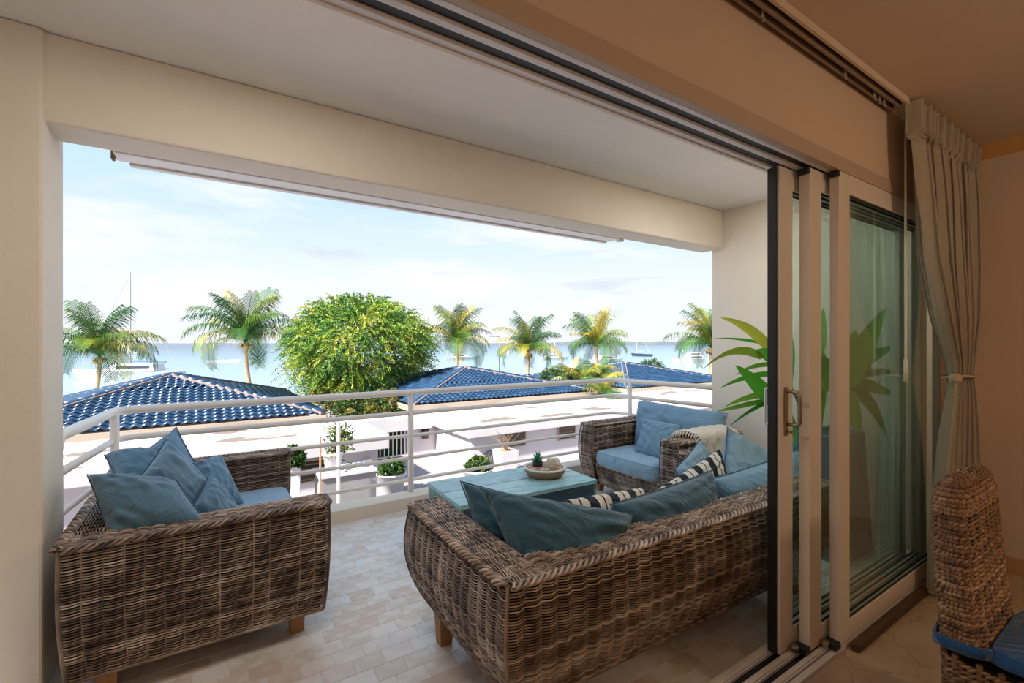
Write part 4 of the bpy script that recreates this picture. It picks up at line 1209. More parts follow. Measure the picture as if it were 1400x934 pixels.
fs_ = MB().add(fv, ff).build('land_far_shore', M['far']); fs_['kind'] = 'structure'

# ------------------------------------------------------------------ flat roofed white buildings
RZ = -1.25
M['roofmem'] = mat('white_roof_membrane', (0.66, 0.64, 0.66), 0.7, var=0.02)
def stain(m):
    nt = m.node_tree; p = nt.nodes['Principled BSDF']
    src = p.inputs['Base Color'].links[0].from_socket
    tc = nt.nodes.new('ShaderNodeTexCoord')
    mp = nt.nodes.new('ShaderNodeMapping'); mp.inputs['Scale'].default_value = (0.55, 1.0, 1)
    nt.links.new(tc.outputs['Object'], mp.inputs[0])
    n = nt.nodes.new('ShaderNodeTexNoise'); n.inputs['Scale'].default_value = 0.9; n.inputs['Detail'].default_value = 3
    nt.links.new(mp.outputs[0], n.inputs['Vector'])
    r = nt.nodes.new('ShaderNodeValToRGB'); r.color_ramp.elements[0].position = 0.585; r.color_ramp.elements[1].position = 0.61
    r.color_ramp.elements[0].color = (0, 0, 0, 1); r.color_ramp.elements[1].color = (1, 1, 1, 1)
    nt.links.new(n.outputs['Fac'], r.inputs[0])
    mx = nt.nodes.new('ShaderNodeMixRGB'); nt.links.new(r.outputs[0], mx.inputs[0]); nt.links.new(src, mx.inputs[1]); mx.inputs[2].default_value = (0.15, 0.12, 0.10, 1)
    nt.links.new(mx.outputs[0], p.inputs['Base Color'])
stain(M['roofmem'])
M['dark_glass'] = mat('dark_window', (0.03, 0.025, 0.02), 0.2)
M['louver'] = mat('brown_louver', (0.22, 0.13, 0.07), 0.5)
M['beige'] = mat('beige_gutter', (0.30, 0.245, 0.19), 0.6)

def house(label, x0, x1, y0, y1, loc):
    h = thing('flat_roofed_house', label, 'house', loc)
    bx('wall', M['stucco'], (x0 + 0.25, x1 - 0.25, y0 + 0.3, y1, GZ, RZ - 0.4), h)
    bx('fascia', M['stucco'], (x0, x1, y0, y1 + 0.6, RZ - 0.42, RZ), h, 0.02)
    bx('roof', M['roofmem'], (x0 + 0.02, x1 - 0.02, y0 + 0.02, y1 + 0.58, RZ - 0.01, RZ + 0.012), h)
    return h
def louvered(h, x0, x1, z0, z1, y):
    w = bx('window', M['dark_glass'], (x0, x1, y - 0.02, y + 0.05, z0, z1), h)
    f = MB()
    t = 0.05
    f.box(x0 - t, x1 + t, y - 0.05, y, z1, z1 + t).box(x0 - t, x1 + t, y - 0.05, y, z0 - t, z0).box(x0 - t, x0, y - 0.05, y, z0, z1).box(x1, x1 + t, y - 0.05, y, z0, z1)
    f.build('window_frame', M['beige'], w)
    n = max(3, int((z1 - z0) / 0.13))
    for k in range(n):
        zz = z0 + (k + 0.5) * (z1 - z0) / n
        m_ = Matrix.Translation((0, y - 0.01, zz)) @ Matrix.Rotation(math.radians(35), 4, 'X')
        MB().box(x0, x1, -0.05, 0.05, -0.008, 0.008, m_).build('slat', M['louver'], w)
hl = house('white flat roofed house below the left blue roof, stained roof top', -9.0, 4.6, 13.5, 17.0, (0, 15, GZ))
louvered(hl, 2.15, 3.05, -2.35, -1.80, 13.8)
hr = house('white flat roofed house with two louvred windows right of the barred gate', 7.2, 30.0, 13.4, 17.0, (15, 15, GZ))
wy = 13.7
def xat(u, y):
    a = (u - 700) / FPX
    d = y / (F[1] + a * R[1])
    return d * (F[0] + a * R[0]), d
for u0, u1, v0, v1 in ((690, 717, 590, 609), (763, 785, 581, 599)):
    xa_, d0 = xat(u0, wy); xb_, d1_ = xat(u1, wy); dm = (d0 + d1_) / 2
    louvered(hr, xa_, xb_, EYE - (v1 - 468.5) * dm / FPX, EYE - (v0 - 468.5) * dm / FPX, wy)
# recess between the houses with the barred gate
hm = thing('entrance_wing', 'white recessed entrance wing between the two flat roofed houses', 'building', (5.9, 16.8, GZ))
bx('wall', M['stucco'], (6.3, 7.45, 16.6, 17.2, GZ, RZ - 0.5), hm)
bx('wall', M['stucco'], (4.35, 5.1, 16.6, 17.2, GZ, RZ - 0.5), hm)
bx('fascia', M['stucco'], (4.6, 7.2, 16.3, 17.6, RZ - 0.5, RZ - 0.02), hm, 0.01)
M['dark_green'] = mat('dark_passage', (0.02, 0.035, 0.015), 0.8, c2=(0.06, 0.08, 0.02), scale=4)
bx('passage', M['dark_green'], (5.1, 6.3, 17.1, 17.2, GZ, RZ - 0.5), hm)
gt = thing('barred_gate', 'white barred gate in the dark passage of the entrance wing', 'gate', (5.7, 16.65, GZ))
for k in range(8):
    x = 5.15 + k * 0.155
    bx('bar', M['rail'], (x, x + 0.03, 16.62, 16.65, GZ + 0.05, RZ - 0.55), gt)
bx('frame', M['rail'], (5.1, 6.3, 16.62, 16.66, GZ + 0.02, GZ + 0.07), gt)
wl_ = thing('outdoor_lamp', 'round wall lamp beside the barred gate', 'lamp', (6.95, 16.5, -1.75))
c = at(589, 596, 17.2)
MB().lathe([(0.02, -0.2), (0.13, -0.17), (0.15, 0), (0.13, 0.17), (0.02, 0.2)], (c[0], 16.5, c[2]), 14).build('shade', M['dark_glass'], wl_, smooth=True)
bx('bracket', M['rail'], (c[0] - 0.03, c[0] + 0.03, 16.5, 16.61, c[2] - 0.03, c[2] + 0.03), wl_)

# ------------------------------------------------------------------ blue pyramid roofs
M['btile'] = ramp_mat('blue_glazed_tile', [(0.0, (0.008, 0.026, 0.065)), (0.6, (0.012, 0.040, 0.090)), (1.0, (0.018, 0.055, 0.115))], 'object', 0.34, noise=0.3, nscale=2)
M['btile_i'] = ramp_mat('blue_glazed_tile_far', [(0.0, (0.008, 0.026, 0.065)), (0.6, (0.012, 0.040, 0.090)), (1.0, (0.018, 0.055, 0.115))], 'island', 0.34, noise=0.3, nscale=2)
M['mortar'] = mat('pink_mortar', (0.22, 0.155, 0.135), 0.8, var=0.1, scale=3)
TWI, TRO = 0.25, 0.27
def tile_shape(w=TWI, l=TRO * 1.14):
    vs, fs = [], []
    n = 6
    for j, (y, zt) in enumerate(((0.0, 0.045), (l, 0.0))):
        for i in range(n + 1):
            t = i / n
            x = (t - 0.5) * w
            z = zt + 0.045 * math.sin(PI * min(1, t / 0.7)) if t < 0.7 else zt - 0.012 * math.sin(PI * (t - 0.7) / 0.3)
            vs.append((x, y, z))
    for i in range(n): fs.append((i, i + 1, n + 2 + i, n + 1 + i))
    m0 = len(vs)
    for i in range(n + 1): vs.append((vs[i][0], vs[i][1] + 0.004, vs[i][2] - 0.03))
    for i in range(n): fs.append((m0 + i, m0 + i + 1, i + 1, i))
    return vs, fs
TV, TF = tile_shape()
tile_blue = mesh_np('tile', TV, TF, M['btile'], True)
def half_pipe(r=0.10, l=0.44):
    vs, fs = [], []
    n = 6
    for j, (y, k) in enumerate(((0, 1.12), (l, 0.92))):
        for i in range(n + 1):
            a = PI * i / n
            vs.append((r * k * math.cos(a), y, r * k * math.sin(a)))
    for i in range(n): fs.append((i, n + 1 + i, n + 2 + i, i + 1))
    fs.append(tuple(range(n + 1)))
    return vs, fs
HV, HF = half_pipe()
ridge_me = mesh_np('ridge_tile', HV, HF, M['btile'], True)
def pyramid(label, xc, yc, half, ze, za, singles):
    h = thing('blue_tiled_roof', label, 'roof', (xc, yc, ze))
    L = math.hypot(half, za - ze); ang = math.atan2(za - ze, half)
    core = MB()
    core.add([(xc - half, yc - half, ze), (xc + half, yc - half, ze), (xc + half, yc + half, ze), (xc - half, yc + half, ze), (xc, yc, za)], [(0, 1, 4), (1, 2, 4), (2, 3, 4), (3, 0, 4), (3, 2, 1, 0)])
    core.build('roof_deck', M['mortar'], h)
    st_ = MB()
    cnt = 0
    for q in range(4):
        rot = Matrix.Translation((xc, yc, ze)) @ Matrix.Rotation(q * PI / 2, 4, 'Z') @ Matrix.Translation((0, -half, 0)) @ Matrix.Rotation(ang, 4, 'X')
        if q == 2: continue
        rows = int(L / TRO)
        for r in range(rows):
            d = r * TRO - 0.05
            hw = half * (1 - (d + TRO * 0.5) / L)
            n = int(2 * hw / TWI)
            for i in range(n):
                x = (i - (n - 1) / 2) * TWI
                if q == 0 and singles and cnt < 300:
                    o = bpy.data.objects.new('tile', tile_blue); COL.objects.link(o); o.parent = h
                    o.matrix_parent_inverse = wmat(h).inverted()
                    o.matrix_basis = rot @ Matrix.Translation((x, d, 0.012))
                    cnt += 1
                else:
                    m_ = rot @ Matrix.Translation((x, d, 0.012))
                    st_.add([m_ @ Vector(v) for v in TV], TF)
    st_.build('tile_field', M['btile_i'], h, kind='stuff', smooth=True)
    for k, (sx_, sy_) in enumerate(((-1, -1), (1, -1), (1, 1), (-1, 1))):
        a = Vector((xc + sx_ * half, yc + sy_ * half, ze + 0.03)); b = Vector((xc, yc, za + 0.05))
        d = (b - a); Ln = d.length; d.normalize()
        quat = d.to_track_quat('Y', 'Z').to_matrix().to_4x4()
        n = int(Ln / 0.40)
        for i in range(n):
            o = bpy.data.objects.new('ridge_tile', ridge_me); COL.objects.link(o); o.parent = h
            o.matrix_parent_inverse = wmat(h).inverted()
            o.matrix_basis = Matrix.Translation(a + d * (i * 0.40)) @ quat
        side = d.cross(Vector((0, 0, 1))).normalized()
        mm = Matrix.Translation(a) @ quat
        MB().box(-0.15, 0.15, 0, Ln, -0.06, 0.03, mm).build('hip_mortar', M['mortar'], h)
    g = MB()
    e = half + 0.06
    for (xa_, xb_, ya_, yb_) in ((xc - e, xc + e, yc - e - 0.1, yc - e), (xc + e, xc + e + 0.1, yc - e, yc + e), (xc - e - 0.1, xc - e, yc - e, yc + e)):
        g.box(xa_, xb_, ya_, yb_, ze - 0.24, ze - 0.04)
    g.build('gutter', M['beige'], h)
    bx('wall', M['stucco'], (xc - half + 0.4, xc + half - 0.4, yc - half + 0.3, yc + half - 0.4, GZ, ze - 0.02), h)
    return h
pyramid('blue glazed tile pyramid roof, nearest and leftmost of the three', -0.95, 21.6, 4.45, -1.0, 0.21, True)
pyramid('blue glazed tile pyramid roof right of the bushy tree, middle of three', 11.85, 22.6, 4.95, -1.0, 0.08, False)
pyramid('blue glazed tile pyramid roof at the right behind the armchair', 24.0, 22.5, 4.95, -1.0, 0.04, False)

# ------------------------------------------------------------------ palms
M['frond'] = ramp_mat('palm_frond', [(0.0, (0.010, 0.055, 0.014)), (0.4, (0.03, 0.11, 0.012)), (0.72, (0.13, 0.19, 0.015)), (1.0, (0.40, 0.27, 0.025))], 'object', 0.4, noise=0.9, nscale=2.5, trans=0.15)
M['bark'] = mat('palm_bark', (0.30, 0.22, 0.14), 0.9, c2=(0.42, 0.34, 0.24), scale=5, stretch=(1, 1, 6))
M['coco'] = mat('coconut_husk', (0.45, 0.30, 0.08), 0.6, c2=(0.30, 0.17, 0.05), scale=4)
def frond_mesh(seed, droop, L=2.7):
    rng = np.random.default_rng(seed)
    n = 40
    t = np.linspace(0, 1, n)
    el = 0.95 - droop * 2.4 * t ** 1.3
    dx = np.cos(el); dz = np.sin(el)
    X = np.concatenate([[0], np.cumsum(dx[:-1])]) * L / n; Z = np.concatenate([[0], np.cumsum(dz[:-1])]) * L / n
    vs, fs = [], []
    for i in range(n - 1):
        w = 0.028 * (1 - t[i]) + 0.006
        k = len(vs)
        w2 = 0.028 * (1 - t[i + 1]) + 0.006
        vs += [(X[i], -w, Z[i]), (X[i], w, Z[i]), (X[i + 1], w2, Z[i + 1]), (X[i + 1], -w2, Z[i + 1])]
        fs.append((k, k + 1, k + 2, k + 3))
    for i in range(4, n):
        ll = L * 0.36 * (math.sin(PI * (0.12 + 0.80 * t[i])) ** 0.6) * rng.uniform(0.8, 1.15)
        for s in (-1, 1):
            fwd = 0.55 + 0.5 * t[i]
            drop = rng.uniform(1.2, 2.6)
            T = np.array([math.cos(el[i]), 0, math.sin(el[i])]); S_ = np.array([0, s, 0.0])
            d1 = T * fwd + S_ * 1.0 + np.array([0, 0, 0.1]); d1 /= np.linalg.norm(d1)
            d2 = d1 + np.array([0, 0, -drop]); d2 /= np.linalg.norm(d2)
            p0 = np.array([X[i], 0, Z[i]]); p1 = p0 + d1 * ll * 0.5; p2 = p1 + d2 * ll * 0.5
            wv = T * 0.019
            k = len(vs)
            vs += [p0 - wv, p0 + wv, p1 + wv * 0.95, p1 - wv * 0.95, p2]
            fs += [(k, k + 1, k + 2, k + 3), (k + 3, k + 2, k + 4)]
    return mesh_np('frond', np.array([tuple(v) for v in vs]), fs, M['frond'], False)
FR = [frond_mesh(1, 0.35), frond_mesh(2, 0.6), frond_mesh(3, 0.85), frond_mesh(4, 1.1), frond_mesh(5, 0.75)]
def palm(label, u, v, d, rad, seed, nf=22, coco=0, base=GZ):
    c = at(u, v, d)
    rng = random.Random(seed)
    p = thing('palm_tree', label, 'palm tree', (c[0] + 0.15, c[1], base), group='coconut palms behind the roofs')
    lean = rng.uniform(-0.5, 0.5)
    pts = [(c[0] + lean * (1 - t) ** 2, c[1], base + (c[2] - base) * t) for t in np.linspace(0, 1, 9)]
    MB().tube(pts, [0.20, 0.16, 0.145, 0.14, 0.135, 0.13, 0.13, 0.14, 0.17], 10).build('trunk', M['bark'], p, smooth=True)
    for k in range(nf):
        lvl = k / nf
        az = k * 2.399 + rng.uniform(-0.2, 0.2)
        me = FR[min(4, [0, 0, 1, 1, 4, 2, 3][int(lvl * 7)])]
        o = bpy.data.objects.new('frond', me); COL.objects.link(o); o.parent = p
        o.matrix_parent_inverse = wmat(p).inverted()
        tilt = 0.62 - 1.15 * lvl + rng.uniform(-0.12, 0.12)
        s = rad / 2.35 * rng.uniform(0.9, 1.1)
        o.matrix_basis = Matrix.Translation((c[0], c[1], c[2])) @ Matrix.Rotation(az, 4, 'Z') @ Matrix.Rotation(-tilt, 4, 'Y') @ Matrix.Rotation(rng.uniform(-0.3, 0.3), 4, 'X') @ Matrix.Diagonal((s, s, s, 1))
    for k in range(coco):
        a = k * 2 * PI / coco
        MB().lathe([(0.02, -0.15), (0.11, -0.08), (0.13, 0.0), (0.10, 0.09), (0.02, 0.14)], (c[0] + 0.26 * math.cos(a), c[1] + 0.26 * math.sin(a), c[2] - 0.22 - 0.08 * (k % 2)), 10).build('coconut', M['coco'], p, smooth=True)
    return p
palm('green coconut palm behind the left end of the leftmost blue roof', 136, 488, 30, 3.3, 1, 25, 5)
palm('coconut palm with yellowing lower fronds left of the big bushy tree', 336, 468, 30.5, 3.4, 2, 25, 4)
palm('coconut palm standing just right of the big bushy tree', 625, 472, 38, 3.1, 3, 25, 0)
palm('coconut palm with orange coconuts behind the middle blue roof slope', 722, 482, 37, 2.9, 4, 25, 8)
palm('coconut palm with bright yellow fronds left of the dark sailboat', 815, 474, 40, 2.9, 5, 25, 0)
palm('coconut palm half hidden by the balcony wall at the right', 972, 476, 34, 3.0, 6, 25, 8)

# ------------------------------------------------------------------ bushy tree and shrubs
M['leaf1'] = ramp_mat('feathery_leaf', [(0.0, (0.014, 0.075, 0.018)), (0.35, (0.06, 0.175, 0.02)), (0.65, (0.22, 0.32, 0.03)), (1.0, (0.50, 0.46, 0.07))], 'tone', 0.5, noise=0.3, nscale=0.8, trans=0.3)
M['leaf2'] = ramp_mat('shrub_leaf', [(0.0, (0.012, 0.050, 0.008)), (0.5, (0.035, 0.085, 0.010)), (0.8, (0.12, 0.12, 0.015)), (1.0, (0.20, 0.13, 0.018))], 'tone', 0.5, trans=0.3)
M['twig'] = mat('brown_twig', (0.16, 0.11, 0.07), 0.9)
def sprays(C, D, L, nl, lw, rng, droop=0.5):
    """C (k,3) spray roots, D (k,3) directions; each spray carries nl pairs of leaflets. -> verts, quads, tone"""
    k = len(C)
    t = np.linspace(0.1, 1, nl)
    Lk = L * rng.uniform(0.7, 1.3, k)
    pts = C[:, None] + D[:, None] * (Lk[:, None, None] * t[None, :, None])
    pts[..., 2] -= droop * Lk[:, None] * t[None] ** 2 * 0.6
    side = np.cross(D, rng.normal(0, 1, (k, 3))); side /= np.linalg.norm(side, axis=1, keepdims=True) + 1e-9
    V = []; tone = []
    base_t = np.clip(rng.normal(0.45, 0.22, k), 0, 1)
    for s in (-1, 1):
        ll = lw * 2.3 * rng.uniform(0.7, 1.2, (k, nl, 1)) * (1.1 - 0.5 * t)[None, :, None]
        dr = side[:, None] * s + D[:, None] * 0.5 + rng.normal(0, 0.25, (k, nl, 3))
        w = np.cross(dr, rng.normal(0, 1, (k, nl, 3))); w /= np.linalg.norm(w, axis=2, keepdims=True) + 1e-9
        w *= lw * 0.5
        p0 = pts; p1 = pts + dr * ll
        q = np.stack([p0 - w * 0.5, p0 * 0.5 + p1 * 0.5 + w, p1, p0 * 0.5 + p1 * 0.5 - w], axis=2)
        V.append(q.reshape(-1, 3)); tone.append(np.repeat(base_t, nl * 4))
    V = np.concatenate(V); tone = np.concatenate(tone)
    q = np.arange(len(V)).reshape(-1, 4)
    return V, q, tone
def big_tree():
    rng = np.random.default_rng(8)
    c = at(492, 478, 25.0)
    tr_ = thing('bushy_tree', 'big round yellow green feathery tree between the blue roofs', 'tree', (c[0], c[1], GZ))
    MB().tube([(c[0] + 0.2, c[1], GZ), (c[0] + 0.1, c[1], GZ + 1.4), (c[0], c[1], c[2] - 0.6)], [0.26, 0.2, 0.12], 10).build('trunk', M['bark'], tr_, smooth=True)
    Rx, Rz = 3.45, 2.6
    br = MB()
    for k in range(26):
        a = k * 2.399; e = rng.uniform(-0.2, 1.3)
        d = np.array([math.cos(a) * math.cos(e), math.sin(a) * math.cos(e), math.sin(e)])
        s = np.array([c[0], c[1], c[2] - 1.2])
        m_ = s + d * np.array([Rx, Rx, Rz]) * 0.5 + np.array([0, 0, 0.3]); tpt = s + d * np.array([Rx, Rx, Rz]) * 0.95
        br.tube([s, m_, tpt], [0.07, 0.04, 0.012], 5, False)
    br.build('branches', M['twig'], tr_, kind='stuff')
    n = 3600
    d = rng.normal(0, 1, (n, 3)); d /= np.linalg.norm(d, axis=1, keepdims=True)
    az = np.arctan2(d[:, 1], d[:, 0]); el = np.arcsin(d[:, 2])
    lob = 1 + 0.10 * np.sin(3 * az + 1) * np.cos(el) + 0.11 * np.sin(6 * az + 5 * el) + 0.09 * np.sin(11 * az - 9 * el)
    rad = rng.uniform(0.55, 1.0, n) ** 0.45 * lob
    low = np.where(d[:, 2] < -0.2, 0.92, 1.0)
    C = np.array([c[0], c[1], c[2] - 0.1]) + d * rad[:, None] * np.stack([Rx * low, Rx * low, np.full(n, Rz)], 1) * 0.93
    C[:, 2] = np.maximum(C[:, 2], GZ + 0.6)
    D = d * 0.8 + np.array([0, 0, 0.25]) + rng.normal(0, 0.35, (n, 3)); D /= np.linalg.norm(D, axis=1, keepdims=True)
    V, q, t = sprays(C, D, 0.95, 13, 0.058, rng, 0.8)
    t = np.clip(t + 0.22 * np.sin(V[:, 0] * 2.1) * np.sin(V[:, 2] * 2.6 + 1) + 0.04, 0, 1)
    # long arching twigs on the outline
    n2 = 420
    d2 = rng.normal(0, 1, (n2, 3)); d2[:, 2] = np.abs(d2[:, 2]) * 0.9 + 0.1; d2 /= np.linalg.norm(d2, axis=1, keepdims=True)
    C2 = np.array([c[0], c[1], c[2] - 0.1]) + d2 * np.array([Rx, Rx, Rz]) * 0.93
    V2, q2, t2 = sprays(C2, d2 * 0.9 + np.array([0, 0, 0.25]), 1.15, 20, 0.05, rng, 1.1)
    me = mesh_np('foliage', np.concatenate([V, V2]), np.concatenate([q, q2 + len(V)]), M['leaf1'], False, np.concatenate([t, t2]))
    link('foliage', me, tr_, kind='stuff')
big_tree()
def shrub(name, label, c, rx, rz, n, seed, lw=0.06, L=0.35, m=None, base=None, cat='shrub', group=None, nl=6, yel=0.0):
    rng = np.random.default_rng(seed)
    b = c[2] - rz if base is None else base
    t = thing(name, label, cat, (c[0], c[1], b), group=group)
    MB().tube([(c[0], c[1], b), (c[0], c[1], c[2])], [0.05, 0.02], 6).build('stem', M['twig'], t)
    d = rng.normal(0, 1, (n, 3)); d /= np.linalg.norm(d, axis=1, keepdims=True)
    C = np.asarray(c) + d * (rng.uniform(0.3, 1, n) ** 0.5)[:, None] * np.array([rx, rx, rz]) * 0.8
    D = d * 0.7 + np.array([0, 0, 0.6]) + rng.normal(0, 0.3, (n, 3)); D /= np.linalg.norm(D, axis=1, keepdims=True)
    V, q, tn = sprays(C, D, L, nl, lw, rng, 0.6)
    tn = np.clip(tn + yel, 0, 1)
    link('foliage', mesh_np('foliage', V, q, m or M['leaf2'], False, tn), t, kind='stuff')
    return t
shrub('shrub', 'yellow flowering shrub at the left foot of the bushy tree', at(452, 540, 23), 0.9, 0.9, 260, 31, base=GZ, yel=0.35)
shrub('shrub', 'green shrub under the bushy tree behind the top rail', at(490, 560, 21), 1.2, 0.9, 420, 32, base=GZ, yel=0.0)
shrub('shrub', 'yellow green shrub at the left corner of the middle blue roof', at(528, 553, 20), 0.9, 0.7, 300, 33, base=GZ, yel=0.25)
shrub('shrub', 'dark round shrub standing beyond the right blue roof', at(890, 503, 44), 1.4, 0.9, 300, 34, base=GZ, yel=-0.15)
shrub('shrub', 'green shrub between the middle and right blue roofs, left side', at(756, 520, 30), 0.9, 0.8, 300, 35, base=GZ)
for i, (u, v, d_) in enumerate(((782, 517, 27), (800, 520, 26), (820, 516, 27), (825, 534, 23))):
    c = at(u, v, d_)
    b_ = ['yellowish fan palm bush left of the right blue roof, leftmost of the row', 'tall yellow fan palm bush in the middle of the row by the right roof', 'green fan palm bush touching the ridge of the right blue roof', 'low fan palm bush at the eave corner between two blue roofs'][i]
    rng = random.Random(60 + i)
    t = thing('fan_palm', b_, 'palm bush', (c[0], c[1], GZ))
    MB().tube([(c[0], c[1], GZ), (c[0], c[1], c[2] - 0.3)], [0.12, 0.08], 8).build('trunk', M['bark'], t)
    for k in range(16):
        o = bpy.data.objects.new('frond', FR[k % 4]); COL.objects.link(o); o.parent = t
        o.matrix_parent_inverse = wmat(t).inverted()
        s = 0.60
        o.matrix_basis = Matrix.Translation((c[0], c[1], c[2] - 0.25)) @ Matrix.Rotation(k * 2.4, 4, 'Z') @ Matrix.Rotation(-rng.uniform(-0.2, 0.7), 4, 'Y') @ Matrix.Diagonal((s, s, s, 1))

# ------------------------------------------------------------------ courtyard pots and fittings
M['pot_white'] = mat('white_pot', (0.55, 0.53, 0.54), 0.5)
M['terra'] = mat('terracotta_soil', (0.34, 0.18, 0.10), 0.8)
def round_pot(label, u, vb, d, r, h, seed, plant_h, yel=0.0, group=None, n=220, base=None):
    c = at(u, vb, d)
    z = GZ if base is None else base
    t = thing('potted_shrub', label, 'potted plant', (c[0], c[1], z), group=group)
    MB().lathe([(r * 0.72, 0), (r * 0.78, 0.02), (r * 0.98, h * 0.93), (r * 1.05, h * 0.94), (r * 1.05, h), (r * 0.92, h), (r * 0.9, h * 0.9)], (c[0], c[1], z), 24).build('pot', M['pot_white'], t, smooth=True)
    MB().lathe([(r * 0.9, h * 0.90), (r * 0.1, h * 0.92)], (c[0], c[1], z), 16).build('soil', M['terra'], t)
    rng = np.random.default_rng(seed)
    d_ = rng.normal(0, 1, (n, 3)); d_[:, 2] = np.abs(d_[:, 2]); d_ /= np.linalg.norm(d_, axis=1, keepdims=True)
    C = np.array([c[0], c[1], z + h * 0.95]) + d_ * (rng.uniform(0.1, 1, n) ** 0.5)[:, None] * np.array([r * 0.95, r * 0.95, plant_h]) * 0.8
    D = d_ * 0.6 + np.array([0, 0, 0.7]) + rng.normal(0, 0.3, (n, 3)); D /= np.linalg.norm(D, axis=1, keepdims=True)
    V, q, tn = sprays(C, D, 0.16, 5, 0.05, rng, 0.6)
    link('foliage', mesh_np('foliage', V, q, M['leaf2'], False, np.clip(tn * 0.8 + yel, 0, 1)), t, kind='stuff')
    return t
round_pot('round white pot with a bushy green plant before the barred gate', 535, 676, 12.9, 0.40, 0.62, 41, 0.42)
round_pot('round white pot with a flowering green plant right of the railing post', 653, 662, 13.6, 0.40, 0.52, 42, 0.40, yel=0.05)
LB = -2.05
# low wall carrying a pot
lw_ = thing('masonry_bench', 'low grey masonry bench with a white top below the railing', 'bench', (2.6, 11.4, GZ))
p0 = at(436, 655, 0); 
xa_, _d0 = xat(437, 11.0); xb_, _d1 = xat(512, 11.2)
zt = EYE - (652 - 468.5) * _d0 / FPX
M['grey_wall'] = mat('grey_render', (0.20, 0.195, 0.195), 0.85, var=0.08, scale=2)
bx('wall', M['grey_wall'], (xa_ + 0.04, xb_ - 0.02, 11.0, 11.75, GZ, zt - 0.06), lw_)
bx('cap', M['stucco'], (xa_, xb_, 10.95, 11.85, zt - 0.06, zt), lw_, 0.01)
cpot = at(455, 655, 1); 
xp, dp = xat(455, 11.4)
pt = thing('potted_shrub', 'white pot with a sparse leafy shrub standing on the grey masonry bench', 'potted plant', (xp, 11.4, zt))
MB().lathe([(0.14, 0), (0.16, 0.02), (0.22, 0.36), (0.24, 0.37), (0.24, 0.42), (0.2, 0.42), (0.19, 0.37)], (xp, 11.4, zt), 20).build('pot', M['pot_white'], pt, smooth=True)
MB().lathe([(0.2, 0.37), (0.02, 0.39)], (xp, 11.4, zt), 14).build('soil', M['terra'], pt)
rng = np.random.default_rng(77)
n = 70
C = np.array([xp + 0.1, 11.4, zt + 0.45]) + np.abs(rng.normal(0, 1, (n, 1))) * np.array([0.05, 0, 0.30]) + rng.normal(0, 0.12, (n, 3))
D = rng.normal(0, 0.5, (n, 3)) + np.array([0.1, 0, 0.8]); D /= np.linalg.norm(D, axis=1, keepdims=True)
V, q, tn = sprays(C, D, 0.25, 5, 0.05, rng, 0.5)
link('foliage', mesh_np('foliage', V, q, M['leaf2'], False, np.clip(tn + 0.1, 0, 1)), pt, kind='stuff')
MB().tube([(xp, 11.4, zt + 0.36), (xp + 0.05, 11.4, zt + 0.7), (xp + 0.12, 11.4, zt + 1.0)], [0.015, 0.012, 0.006], 6).build('stem', M['twig'], pt)
# square planters
def square_pot(label, u0, u1, vt, vb, y, twiggy, group=None, green=False, seed=5):
    xa_, d0 = xat(u0, y); xb_, d1 = xat(u1, y)
    dm = (d0 + d1) / 2; zt = EYE - (vt - 468.5) * dm / FPX; w = (xb_ - xa_)
    t = thing('square_planter', label, 'planter', ((xa_ + xb_) / 2, y, GZ), group=group)
    xc = (xa_ + xb_) / 2; a = w / 2 * 0.85
    MB().loft([[(xc + s1 * k, y + s2 * k, z) for s1, s2 in ((-1, -1), (1, -1), (1, 1), (-1, 1))] for k, z in ((a * 0.8, GZ), (a, zt), (a * 0.82, zt), (a * 0.8, zt - 0.06))]).build('pot', M['pot_white'], t, bevel=0.008)
    bx('soil', M['terra'], (xc - a * 0.79, xc + a * 0.79, y - a * 0.79, y + a * 0.79, zt - 0.08, zt - 0.03), t)
    rng = np.random.default_rng(seed)
    if twiggy:
        tw_ = MB()
        for k in range(22):
            d = np.array([rng.normal(0, 0.45), rng.normal(0, 0.45), 1.0]); l = rng.uniform(0.3, 0.85)
            s = np.array([xc, y, zt - 0.03]); m_ = s + d * l * 0.5; e = s + d * l + rng.normal(0, 0.07, 3)
            tw_.tube([s, m_, e], [0.012, 0.008, 0.003], 5, False)
            tw_.tube([m_, m_ + rng.normal(0, 0.12, 3) + np.array([0, 0, 0.12])], [0.006, 0.003], 4, False)
        tw_.build('bare_twigs', M['twig'], t, kind='stuff')
    if green:
        n = 140
        d_ = rng.normal(0, 1, (n, 3)); d_[:, 2] = np.abs(d_[:, 2]); d_ /= np.linalg.norm(d_, axis=1, keepdims=True)
        C = np.array([xc, y, zt]) + d_ * (rng.uniform(0.1, 1, n) ** 0.5)[:, None] * np.array([a, a, 0.35])
        D = d_ * 0.6 + np.array([0, 0, 0.7]); D /= np.linalg.norm(D, axis=1, keepdims=True)
        V, q, tn = sprays(C, D, 0.2, 5, 0.06, rng, 0.6)
        link('foliage', mesh_np('foliage', V, q, M['leaf2'], False, tn * 0.7), t, kind='stuff')
    return t
square_pot('square white planter with bare twigs under a louvred window', 678, 704, 615, 645, 12.6, True, seed=51)
square_pot('tall square white planter with a leafy bush beside the left sofa end', 394, 411, 637, 680, 11.5, False, green=True, seed=52)
